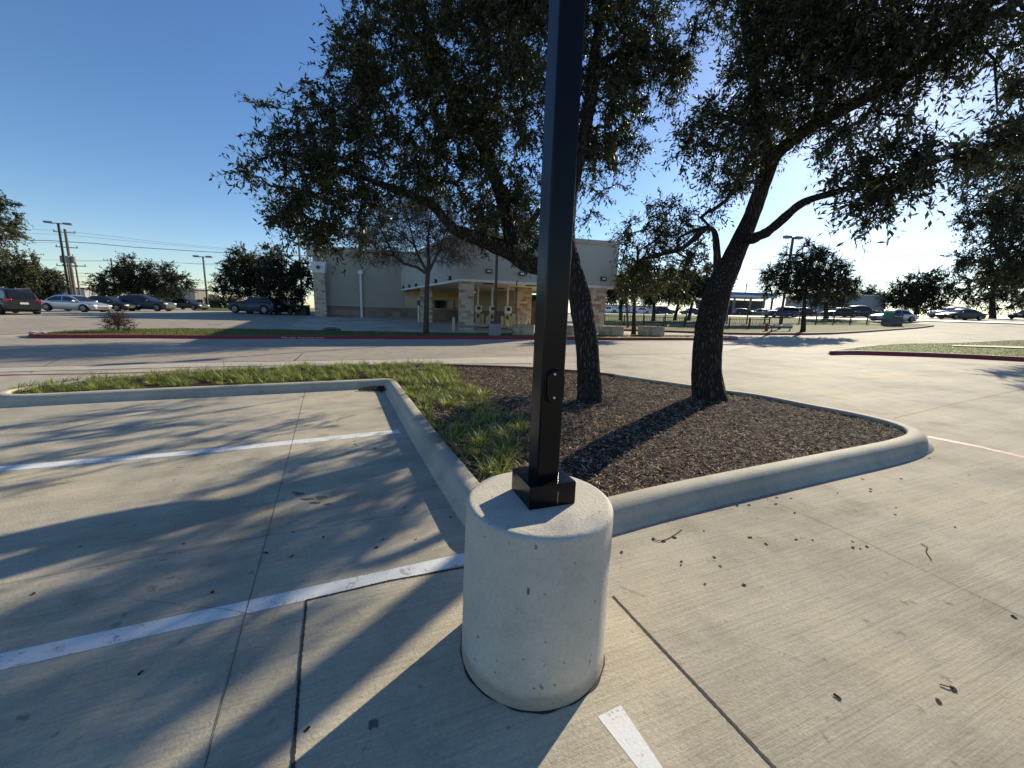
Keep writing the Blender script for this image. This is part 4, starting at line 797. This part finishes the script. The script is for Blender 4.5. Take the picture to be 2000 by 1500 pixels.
x0=tl_[0]; y0=np.polyval(pf,x0)-.205; lt.location=(x0,y0,H(x0,y0)+.028)
for v in me.vertices: v.co.x*=wd/Wt; v.co.y*=.62
lt.rotation_euler=(math.radians(90-8),0,math.atan(pf[0])); tag(lt,kind='structure')
# ================================================================ street lamps
def twinlamp(name,label,px,pyb,d,hgt,arm=.55,rz=0,head='twin',base=False,lean=0,wp=.09,group=None,hw=.75):
    xb=px+(857-px)/(4869-hgt)*(pyb-hgt); p=xy(dp(xb,pyb,d)); z=H(*p); hgt=dp(px,hgt,d)[2]-z; o=empty(name,(p[0],p[1],z),rz); tag(o,label,'street lamp',group)
    zb=0
    if base: 
        mb=MB(); mb.lathe([(.33,-.05),(.32,.70),(.30,.74),(.02,.74)],n=28); mb.build('footing','retain',o,True); zb=.74; mb=MB(); mb.box((0,0,.80),(.34,.34,.14),.3); mb.build('base_cover','darkpole',o)
    mb=MB(); mb.box((0,0,(zb+hgt)/2),(wp*1.6,wp*1.6,hgt-zb)); mb.build('pole','darkpole',o)
    mb=MB(); mb.box((0,0,hgt-.05),(arm*2,.08,.08)); mb.build('arm','darkpole',o)
    for s_ in ((-1,1) if head=='twin' else (1,)):
        mb=MB(); mb.box((s_*(arm+hw/2-.1),0,hgt),(hw,.38,.2)); h_=mb.build('lamp_head','greypole',o,bevel=.04); mb=MB(); mb.box((s_*(arm+hw/2-.1),0,hgt-.108),(hw*.8,.3,.02)); mb.build('lens','plate',h_)
    return o
twinlamp('street_lamp','tall twin-headed lamp at the far left in front of the utility poles',113,606,46,441,.5,rz=.5,wp=.11)
twinlamp('street_lamp','twin-headed lamp between the two dark trees left of the bank',396,602,52,503,.5,rz=.1,wp=.09)
twinlamp('street_lamp','lamp with its head just showing above the tree left of the bank corner',582,606,42,456,.18,rz=1.2,wp=.09)
twinlamp('street_lamp','thin black lamp post on a round concrete footing in front of the bank canopy',972,652,20.6,440,.45,rz=.6,base=True,wp=.062)
twinlamp('street_lamp','twin-headed lamp rising behind the dense tree on the right',1549,640,33,470,.35,rz=.15,wp=.085,hw=.55)
# ================================================================ utility poles and wires
def upole(label,px,pyb,pyt,d,r,arms=2,trans=True,cant=0):
    xb=px+(857-px)/(4869-pyt)*(pyb-pyt); p=xy(dp(xb,pyb,d)); z=H(*p); hgt=dp(px,pyt,d)[2]-z; o=empty('utility_pole',(p[0],p[1],z),.35); tag(o,label,'utility pole'); mb=MB(); mb.tube([(0,0,-.2),(0,0,hgt)],[r,r*.7],12); mb.build('pole','wood',o,True)
    for k_ in range(arms):
        zz=hgt-.5-k_*2.2; mb=MB(); mb.box((0,-.15,zz),(2.6,.1,.12)); ca=mb.build('crossarm','greypole',o)
        for x in (-1.2,-.5,1.2):
            mb=MB(); mb.lathe([(.04,0),(.09,.08),(.05,.14),(.09,.2),(.02,.26)],(x,-.15,zz+.06),8); mb.build('insulator','greypole',ca)
    if trans:
        for x in (-.62,.62,.1):
            mb=MB(); mb.lathe([(.3,-.5),(.3,.45),(.2,.55),(.04,.56)],(x,-.35 if x!=.1 else -.6,hgt*.60),14); t_=mb.build('transformer','greypole',o,True); mb=MB(); mb.tube([(x,-.35,hgt*.60+.5),(x,-.35,hgt*.6+.85)],.05,6); mb.build('bushing','darkpole',t_)
    return o
upole('tall wooden utility pole carrying transformers and crossarms at the far left',126,604,452,62,.22)
upole('lower grey utility pole left of the transformer pole',131,604,515,64,.15,1,False)
upole('dark utility pole right of the transformer pole',146,604,514,60,.13,1,False)
upole('distant utility pole rising above the round tree at left',216,600,506,90,.2,1,False)
upole('distant utility pole right of the leaning oak trunk, above the filling station',1459,612,555,120,.18,1,False)
def wire(pts,d0,d1,r,label,grp):
    P_=[dp(x,y,d0+(d1-d0)*i/(len(pts)-1)) for i,(x,y) in enumerate(pts)]; P_=resample(P_,14); mb=MB(); mb.tube([Vector(p)-Vector(P_[0]) for p in P_],r,5); o=mb.build('power_line','wire'); o.location=P_[0]; tag(o,label,'cable',grp)
gw='power lines crossing the left sky'; lw='thin power line in the sky left of the bank'
for pts,r,l in [([(-300,470),(0,468),(140,471),(250,482),(420,493),(620,500)],.05,'heavier cable sloping down from the transformer pole to the right'),
   ([(-300,446),(0,447),(110,449),(330,475),(600,500)],.018,lw),([(-300,453),(0,455),(110,457),(330,478),(600,503)],.018,lw),([(-300,476),(0,474),(120,474)],.025,lw),
   ([(-300,506),(0,507),(150,508),(300,510),(450,520),(620,525)],.02,lw),([(140,510),(250,511),(450,516)],.02,lw),([(110,533),(180,534),(330,545),(600,560)],.03,lw),([(110,540),(200,541),(400,552),(600,560)],.025,lw),([(100,556),(300,552),(600,560)],.02,lw)]:
    wire(pts,62,80,r,l,gw if l==lw else None)
rw='thin power line in the bright sky at the right'; gr='power lines crossing the right sky'
for pts,r in [([(1440,530),(1640,508),(1850,494),(2100,480)],.03),([(1440,540),(1640,512),(1850,497),(2100,484)],.03),([(1440,527),(1640,526),(1830,520),(2100,515)],.03),([(1440,560),(1700,556),(2100,548)],.03),([(1440,565),(1500,567),(1700,560)],.02)]:
    wire(pts,100,100,r,rw,gr)
# ================================================================ fences, sign, hydrant, backflow
def fence(name,label,pts,d0,nposts,hgt,pick=True):
    A=[gp(x,y)[:2] for x,y in pts]; A=resample(A,nposts); p0=A[0]; z0=H(*p0); o=empty(name,(p0[0],p0[1],z0)); tag(o,label,'fence')
    for a in A:
        mb=MB(); mb.box((a[0]-p0[0],a[1]-p0[1],H(*a)-z0+hgt/2),(.09,.09,hgt+.1)); mb.build('post','darkpole',o)
    for zz in (.15,hgt-.06):
        mb=MB(); mb.tube([(a[0]-p0[0],a[1]-p0[1],H(*a)-z0+zz) for a in A],.025,4); mb.build('rail','darkpole',o)
    L=np.linalg.norm(np.diff(A,axis=0),axis=1).sum(); Bp=resample(A,int(L/.16)); mb=MB()
    for a in Bp: mb.box((a[0]-p0[0],a[1]-p0[1],H(*a)-z0+hgt/2),(.018,.018,hgt-.2))
    tag(mb.build('pickets','darkpole',o),kind='stuff')
fence('iron_fence','long black iron picket fence along the grass verge behind the bank driveway',[(1172,631),(1300,634.5),(1450,636),(1580,636),(1724,635.5)],36,16,1.15)
fence('iron_fence','shorter black iron fence nearer the driveway, in front of the grey wall',[(1180,637.5),(1300,641),(1420,645.5),(1500,646)],33,9,1.0)
A=[gp(x,y)[:2] for x,y in [(1180,638),(1300,641.5),(1430,646),(1560,645)]]
o=empty('retaining_wall',(*A[0],H(*A[0]))); mbw=MB(); R_=resample(A,20); z0=H(*A[0])
for i in range(19):
    a,b=R_[i],R_[i+1]; n_=np.array([b[1]-a[1],-(b[0]-a[0])]); n_/=np.linalg.norm(n_); z1=H(*a)-z0
    pts=[tuple(a-A[0]-n_*.6),tuple(b-A[0]-n_*.6),tuple(b-A[0]-n_*.8),tuple(a-A[0]-n_*.8)]; mbw.prism(pts,z1-.3,z1+.42)
mbw.build('wall','retain',o); tag(o,'low grey concrete wall behind the nearer black fence','wall')
p=gp(1740,638.5); d=(p-CAM)@Fw; k_=d/FPX; o=empty('monument_sign',tuple(p),-.3); tag(o,'roadside sign with green and black panels on a stone base','sign')
mb=MB(); mb.box((0,0,8*k_),(27*k_,.8,16*k_)); mb.build('stone_base','stonesign',o); mb=MB(); mb.box((-7*k_,0,22*k_),(12.5*k_,.6,12*k_)); mb.build('green_panel','greenpanel',o); mb=MB(); mb.box((-7*k_,0,29*k_),(12.5*k_,.65,1.8*k_)); mb.build('cap','whitetrim',o)
mb=MB(); mb.box((6.5*k_,0,20.5*k_),(14.4*k_,.55,9*k_)); dpn=mb.build('dark_panel','darkpanel',o)
for j,(xs_,hs) in enumerate([((1.5,3.2,4.6,6,8.2,10,11.6),(3,1.6,1.6,1.8,2.4,3.2,2.0))]):
    for x_,h__ in zip(xs_,hs):
        mb=MB(); mb.box((x_*k_,-.285,(19.2+h__/2)*k_),(.8*k_,.02,h__*k_)); mb.box((x_*k_+.5*k_,-.285,19.6*k_),(.7*k_,.02,.5*k_)); mb.build('letter_mark','whitetrim',dpn)
p=gp(1496,649.5); z=p[2]; o=empty('fire_hydrant',tuple(p)); tag(o,'dull red fire hydrant on the kerb edge in front of the black fence','fire hydrant')
mb=MB(); mb.lathe([(.17,0),(.17,.05),(.11,.06),(.11,.5),(.15,.52),(.15,.57),(.12,.62),(.06,.7),(.03,.71),(.03,.76)],n=18); mb.build('barrel','hydrantred',o,True)
for a_ in (0,math.pi/2*3,math.pi): mb=MB(); mb.tube([(0,0,.4),(math.cos(a_)*.2,math.sin(a_)*.2,.4)],.06,10); mb.build('nozzle','hydrantred',o,True)
p=gp(1524,650); o=empty('backflow_pipe',tuple(p)); tag(o,'low pipe assembly with white covers beside the hydrant','pipework')
mb=MB(); mb.tube([(-.7,0,0),(-.7,0,.5),(.7,0,.5),(.7,0,0)],.06,8); mb.build('pipe','greypole',o); mb=MB(); mb.box((-.35,0,.56),(.45,.25,.16)); mb.box((.45,0,.58),(.5,.25,.16)); mb.build('cover','whitetrim',o)
p=gp(1525,648); mb=MB(); mb.lathe([(.06,0),(.06,1.5),(.02,1.55)],n=8)
# manhole at left lot
p=gp(425,634.5); mb=MB(); mb.lathe([(.45,.0),(.45,.03),(.02,.03)],n=20); o=mb.build('manhole_cover','steel'); o.location=tuple(p); tag(o,'pale round manhole cover set in the far parking lot','manhole cover')
# drain inlet mound behind text kerb
p=gp(648,646,.1); mb=MB(); mb.lathe([(.5,-.1),(.45,.12),(.2,.2),(.02,.2)],n=14); o=mb.build('irrigation_box','darkpole'); o.location=tuple(p); tag(o,'small dark domed lid in the shaded lawn strip before the bank wall','lid')
# rubble at left island tip
for i in range(7):
    p=gp(66+i*3.6+random.uniform(-2,2),650.5+random.uniform(-1,1),.12); bm=bmesh.new(); bmesh.ops.create_icosphere(bm,subdivisions=2,radius=random.uniform(.07,.15))
    for v in bm.verts: v.co*=random.uniform(.8,1.15)
    me=bpy.data.meshes.new('rock'); bm.to_mesh(me); bm.free(); me.materials.append(MAT['kerb']); o=link(bpy.data.objects.new('rock',me)); o.location=tuple(p); o.scale.z=.6; tag(o,'pale rock heaped at the broken left tip of the red kerb','rock','rocks at the kerb tip')
# ================================================================ far buildings
def bldg(name,label,x0,x1,yt,yb,d0,d1,depth,wall,roof='roofdark',parts=(),cap=.25):
    a=xy(dp(x0,yb,d0)); b=xy(dp(x1,yb,d1)); za=min(H(*a),H(*b))-.3; zt=dp((x0+x1)/2,yt,(d0+d1)/2)[2]; o=empty(name,(a[0],a[1],0)); tag(o,label,'building')
    d=(b-a)/np.linalg.norm(b-a); n_=np.array([-d[1],d[0]]); W_=np.linalg.norm(b-a); A_=Vector((0,0,0)); rot=math.atan2(d[1],d[0]); o.rotation_euler=(0,0,rot)
    mb=MB(); mb.prism([(0,0),(W_,0),(W_,depth),(0,depth)],za,zt); mb.build('wall',wall,o); mb=MB(); mb.prism([(-.2,-.2),(W_+.2,-.2),(W_+.2,depth+.2),(-.2,depth+.2)],zt,zt+cap); mb.build('roof',roof,o)
    for (u0,u1,f0,f1,nm,mt) in parts:
        mb=MB(); mb.prism([(W_*u0,-.06),(W_*u1,-.06),(W_*u1,-.0),(W_*u0,-.0)],za+.3+(zt-za-.3)*f0,za+.3+(zt-za-.3)*f1); mb.build(nm,mt,o)
bldg('shop_building','pale brick building corner lit by sun behind the left street lamp',384,410,566,603,70,72,12,'brickw','whitetrim',[(0.75,.95,.0,.55,'window','glassdark'),(.1,.5,.1,.45,'window','glassdark')])
bldg('shop_building','long dark shaded shop front behind the dark cars left of the bank',300,383,573,603,70,72,10,'roofdark','roofdark',[(.05,.3,.1,.6,'window','glassdark'),(.4,.9,.1,.6,'window','glassdark')])
bldg('shop_building','low beige building behind the parked cars at the far left, partly behind the poles',60,170,563,600,74,74,10,'shopwall','roofdark',[(.1,.3,.1,.6,'window','glassdark'),(.7,.9,.1,.6,'window','glassdark')])
bldg('shop_building','cream building strip seen above the black suv at the left edge',-120,55,564,600,72,72,10,'stuccotan','whitetrim',[(.5,.7,.1,.6,'window','glassdark')])
bldg('mural_building','long low grey building with a dark painted mural beyond the street',1575,1726,578,611,84,80,14,'shopwall','whitetrim',[(.03,.12,.25,.75,'mural','mural'),(.17,.3,.35,.6,'mural','mural'),(.4,.66,.3,.62,'mural','mural'),(.42,.64,.38,.55,'window','shopwall')])
bldg('shop_building','white building strip behind the street trees right of the bank',1180,1300,598,611,150,150,10,'whitetrim','roofdark',[(.3,.5,.1,.6,'window','glassdark')])
# filling station
a=xy(dp(1422,612,98)); b=xy(dp(1512,612,98)); o=empty('filling_station',(*a,0)); tag(o,'filling station canopy with a blue stripe beyond the street','filling station'); W_=b[0]-a[0]
zt=dp(1470,572,98)[2]; zb_=dp(1470,581,98)[2]; zg=H(*a)
mb=MB(); mb.prism([(0,0),(W_,0),(W_,9),(0,9)],zb_,zt); mb.build('canopy','whitetrim',o); mb=MB(); mb.prism([(-.02,-.06),(W_+.02,-.06),(W_+.02,-.01),(-.02,-.01)],zb_+.5,zt-.05); mb.build('blue_stripe','bluestripe',o)
for u in (.15,.5,.8,.97):
    mb=MB(); mb.box((W_*u,1,(zg+zb_)/2),(.4,.4,zb_-zg)); mb.build('column','retain',o); mb=MB(); mb.box((W_*u+1.1,1,zg+.9),(.8,.6,1.9)); mb.build('fuel_pump','bluestripe',o)
mb=MB(); mb.prism([(-1,9.5),(W_+3,9.5),(W_+3,16),(-1,16)],zg-.3,zb_-.3); mb.build('shop','roofdark',o)
# ================================================================ cars
def car(label,px,pyb,d,L,Hh,col,typ='sedan',face=1,yaw=0.,group=None):
    p=xy(dp(px,pyb,d)); z=H(*p); view=math.atan2(p[0],p[1]); o=empty('parked_car',(p[0],p[1],z+.02),yaw+(0 if face>0 else math.pi)); tag(o,label,{'sedan':'car','suv':'suv','pickup':'pickup truck'}[typ],group)
    hl=L/2; w=.92; body=[(-hl,.34,.62,.80),(-hl*.97,.24,.84,.9),(-hl*.7,.2,.93,.97),(0,.2,.94,1),(hl*.6,.2,.86,.98),(hl*.93,.22,.70,.92),(hl,.32,.58,.78)]
    if typ!='sedan': body=[(-hl,.38,.95,.86),(-hl*.97,.3,1.02,.94),(-hl*.7,.26,1.05,.99),(0,.26,1.05,1),(hl*.55,.26,1.02,.99),(hl*.93,.28,.92,.94),(hl,.36,.72,.82)]
    sc_=1; mb=MB(); rings=[]
    X=np.linspace(-hl,hl,25); bz_=[np.interp(X,[b[0] for b in body],[b[k] for b in body]) for k in (1,2,3)]
    wx=[-hl*.63,hl*.64]; wr=.34 if typ=='sedan' else .39
    for i,x in enumerate(X):
        zb,zt,ww=bz_[0][i],bz_[1][i],bz_[2][i]*w
        for c_ in wx:
            if abs(x-c_)<wr*1.12: zb=max(zb,math.sqrt(max(0,(wr*1.12)**2-(x-c_)**2))+wr*.75)
        zb=min(zb,zt-.08)
        rings.append([(x,-ww*.93,zb),(x,-ww,zb+(zt-zb)*.35),(x,-ww*.985,zb+(zt-zb)*.8),(x,-ww*.86,zt),(x,0,zt+.035),(x,ww*.86,zt),(x,ww*.985,zb+(zt-zb)*.8),(x,ww,zb+(zt-zb)*.35),(x,ww*.93,zb)])
    vs=[v for r in rings for v in r]; n=9; fs=[]
    for i in range(len(rings)-1):
        for k_ in range(n): fs.append((i*n+k_,i*n+(k_+1)%n,(i+1)*n+(k_+1)%n,(i+1)*n+k_))
    fs+=[tuple(range(n)),tuple((len(rings)-1)*n+k_ for k_ in range(n-1,-1,-1))]; mb.add(vs,fs)
    zt0=.86 if typ=='sedan' else 1.0
    cab={'sedan':[(-hl*.78,zt0),(-hl*.42,Hh-.05),(-hl*.1,Hh),(hl*.12,Hh-.03),(hl*.52,zt0)],'suv':[(-hl*.97,zt0),(-hl*.84,Hh-.1),(-hl*.4,Hh),(hl*.05,Hh-.03),(hl*.45,zt0)],'pickup':[(-hl*.12,zt0),(-hl*.08,Hh-.06),(hl*.05,Hh),(hl*.25,Hh-.03),(hl*.5,zt0)]}[typ]
    xs=[c[0] for c in cab]; zs=[c[1] for c in cab]; Xc=np.linspace(xs[0],xs[-1],17); Zc=np.interp(Xc,xs,zs); Zc=np.convolve(np.r_[Zc[0],Zc,Zc[-1]],[.2,.6,.2],'valid'); Zc[0]=Zc[-1]=zt0-.04
    rg=[]
    for x,zz in zip(Xc,Zc):
        k_=(zz-zt0)/(Hh-zt0); rg.append([(x,-w*.84,zt0-.06),(x,-w*(.83-.16*k_),zz-.05*k_),(x,-w*(.78-.2*k_),zz),(x,w*(.78-.2*k_),zz),(x,w*(.83-.16*k_),zz-.05*k_),(x,w*.84,zt0-.06)])
    vs=[v for r in rg for v in r]; n=6; fs=[]
    for i in range(len(rg)-1):
        for k_ in range(n): fs.append((i*n+k_,i*n+(k_+1)%n,(i+1)*n+(k_+1)%n,(i+1)*n+k_))
    fs+=[tuple(range(n)),tuple((len(rg)-1)*n+k_ for k_ in range(n-1,-1,-1))]; mb.add(vs,fs)
    if typ=='pickup':
        pass
    mb.build('body','car_'+col,o,True,angle=35)
    # side glass: panels following the cabin side
    for s_ in (-1,1):
        def sp(x,f):
            zz=float(np.interp(x,Xc,Zc)); k_=(zz-zt0)/(Hh-zt0); a0=np.array([w*.84,zt0-.06]); a1=np.array([w*(.83-.16*k_),zz-.05*k_]); q_=a0+(a1-a0)*f; return (x,s_*(q_[0]+.012),q_[1])
        lo,hi=xs[0]+.3*(xs[1]-xs[0])+.12,xs[-1]-.42*(xs[-1]-xs[-2]); mid=(lo+hi)/2 
        for a_,b_ in ((lo,mid-.04),(mid+.04,hi)):
            g=MB(); N=7; U=np.linspace(a_,b_,N); vs=[sp(x,.14) for x in U]+[sp(x,.86) for x in U]; g.add(vs,[(i,i+1,N+i+1,N+i) for i in range(N-1)]); g.build('side_window','glassdark',o)
    for nm,i0,i1 in (('windscreen',3,4),('rear_window',0,1)):
        g=MB(); xa,xb=xs[i0],xs[i1]; ff=np.linspace(.12,.88,5); vs=[]
        for f in ff:
            x=xa+(xb-xa)*f; zz=float(np.interp(x,Xc,Zc)); k_=(zz-zt0)/(Hh-zt0); y_=w*(.78-.2*k_)-.04; off=.015*(1 if nm=='windscreen' else -1); vs+=[(x+off,-y_,zz+.018),(x+off,y_,zz+.018)]
        g.add(vs,[(2*i,2*i+1,2*i+3,2*i+2) for i in range(4)]); g.build(nm,'glassdark',o)
    for c_ in wx:
        for s_ in (-1,1):
            g=MB(); M=Matrix.Rotation(math.pi/2,3,'X'); g.lathe([(wr*.55,-.11),(wr*.95,-.11),(wr,-.07),(wr,.07),(wr*.95,.11),(wr*.55,.11)],(c_,s_*(w-.11),wr),20,M=M); t_=g.build('wheel','tyre',o,True)
            g=MB(); g.lathe([(wr*.62,-.01),(wr*.6,.01),(wr*.2,.02)],(c_,s_*(w+.005),wr),14,M=M); g.build('rim','rim',t_,True)
    g=MB(); g.box((0,0,.3),(L*.9,1.5,.25)); g.build('underbody','blackplastic',o)
    for s_ in (-1,1):
        zt=bz_[1][-2]; g=MB(); g.box((hl*.955,s_*.66,zt-.12),(.22,.36,.14)); g.build('headlight','headl',o,bevel=.03); zt=bz_[1][1]; g=MB(); g.box((-hl*.965,s_*.68,zt-.1),(.16,.34,.2)); g.build('taillight','tail',o,bevel=.03)
        g=MB(); g.box((xs[-1]-.35,s_*(w+.08),zt0+.06),(.12,.2,.12)); g.build('mirror','car_'+col,o,bevel=.03)
    g=MB(); g.box((-hl-.0,0,.55 if typ=='sedan' else .75),(.04,.4,.13)); g.build('licence_plate','plate',o)
    g=MB(); g.box((hl-.01,0,.42),(.06,1.0,.16)); g.build('grille','blackplastic',o)
    if typ=='pickup':
        g=MB(); g.box((-hl*.55,0,1.06),(hl*.78,1.5,.03)); g.build('cargo_bed','blackplastic',o)
    if typ=='suv':
        for s_ in (-1,1): g=MB(); g.box((-hl*.3,s_*.6,Hh+.03),(hl*.9,.05,.05)); g.build('roof_rail','rim',o)
    return o
car('black suv at the left edge of the picture seen from behind its right side',18,614.5,27.5,4.7,1.72,'black','suv',-1,yaw=-.35)
car('silver-white sedan in the row of parked cars at the left, facing right',149,610,34.5,4.7,1.45,'silver','sedan',1,yaw=.05)
car('black sedan parked just right of the silver sedan',213,606.5,39,4.6,1.42,'black','sedan',1,yaw=.1)
car('dark grey suv parked left of the gap below the round tree',288,606,41,4.6,1.6,'charcoal','suv',1,yaw=.15)
car('dark sedan in front of the shaded shop front',368,605,50,4.3,1.4,'charcoal','sedan',1,yaw=0)
car('dark blue-black hatchback in deep shade under the trees left of the bank',502,612,37,4.6,1.5,'navy','suv',-1,yaw=-.1)
car('black sedan in deep shade nearest the bank wall',548,612,39,4.5,1.4,'black','sedan',1,yaw=0)
car('white box-like pickup seen just right of the bank column',1190,612,104,5.4,1.85,'white','pickup',-1)
car('white pickup truck facing left in the gap right of the bank',1211,613,98,5.2,1.8,'white','pickup',-1)
car('white sedan behind the small yellow-green tree',1250,613,96,4.6,1.45,'white','sedan',-1)
car('dark suv on the street behind the multi-stemmed tree',1297,615,94,4.7,1.75,'charcoal','suv',1)
car('blue sedan with bright roof left of the thick oak trunk',1348,616,92,4.8,1.5,'slate','sedan',-1)
car('dark car at the filling station pumps, left one',1452,614.5,88,4.4,1.5,'charcoal','suv',1)
car('dark car at the filling station pumps, right one',1482,615,88,4.4,1.5,'tan','sedan',-1)
car('slate blue suv on the street left of the dense tree trunk',1524,618,60,4.75,1.62,'slate','suv',-1)
car('dark sedan partly hidden behind the dense tree trunk',1562,619,66,4.5,1.45,'charcoal','sedan',-1)
car('black sedan on the street in front of the grey mural building',1638,620,60,4.8,1.42,'black','sedan',-1)
car('dark suv with roof rails behind the black sedan on the street',1682,620,62,4.7,1.72,'charcoal','suv',1)
car('grey sedan with shiny roof behind the monument sign',1743,622.5,49,4.9,1.5,'silver','sedan',-1)
car('silver-grey wagon behind the dark coupe at the right',1853,622.5,56,4.9,1.6,'silver','suv',-1)
car('dark low coupe on the street below the far right tree',1875,624,51,4.9,1.4,'charcoal','sedan',-1)
car('dark car cut off by the right edge of the picture',2008,625,58,4.6,1.45,'black','sedan',-1)
print('objects',len(bpy.data.objects))
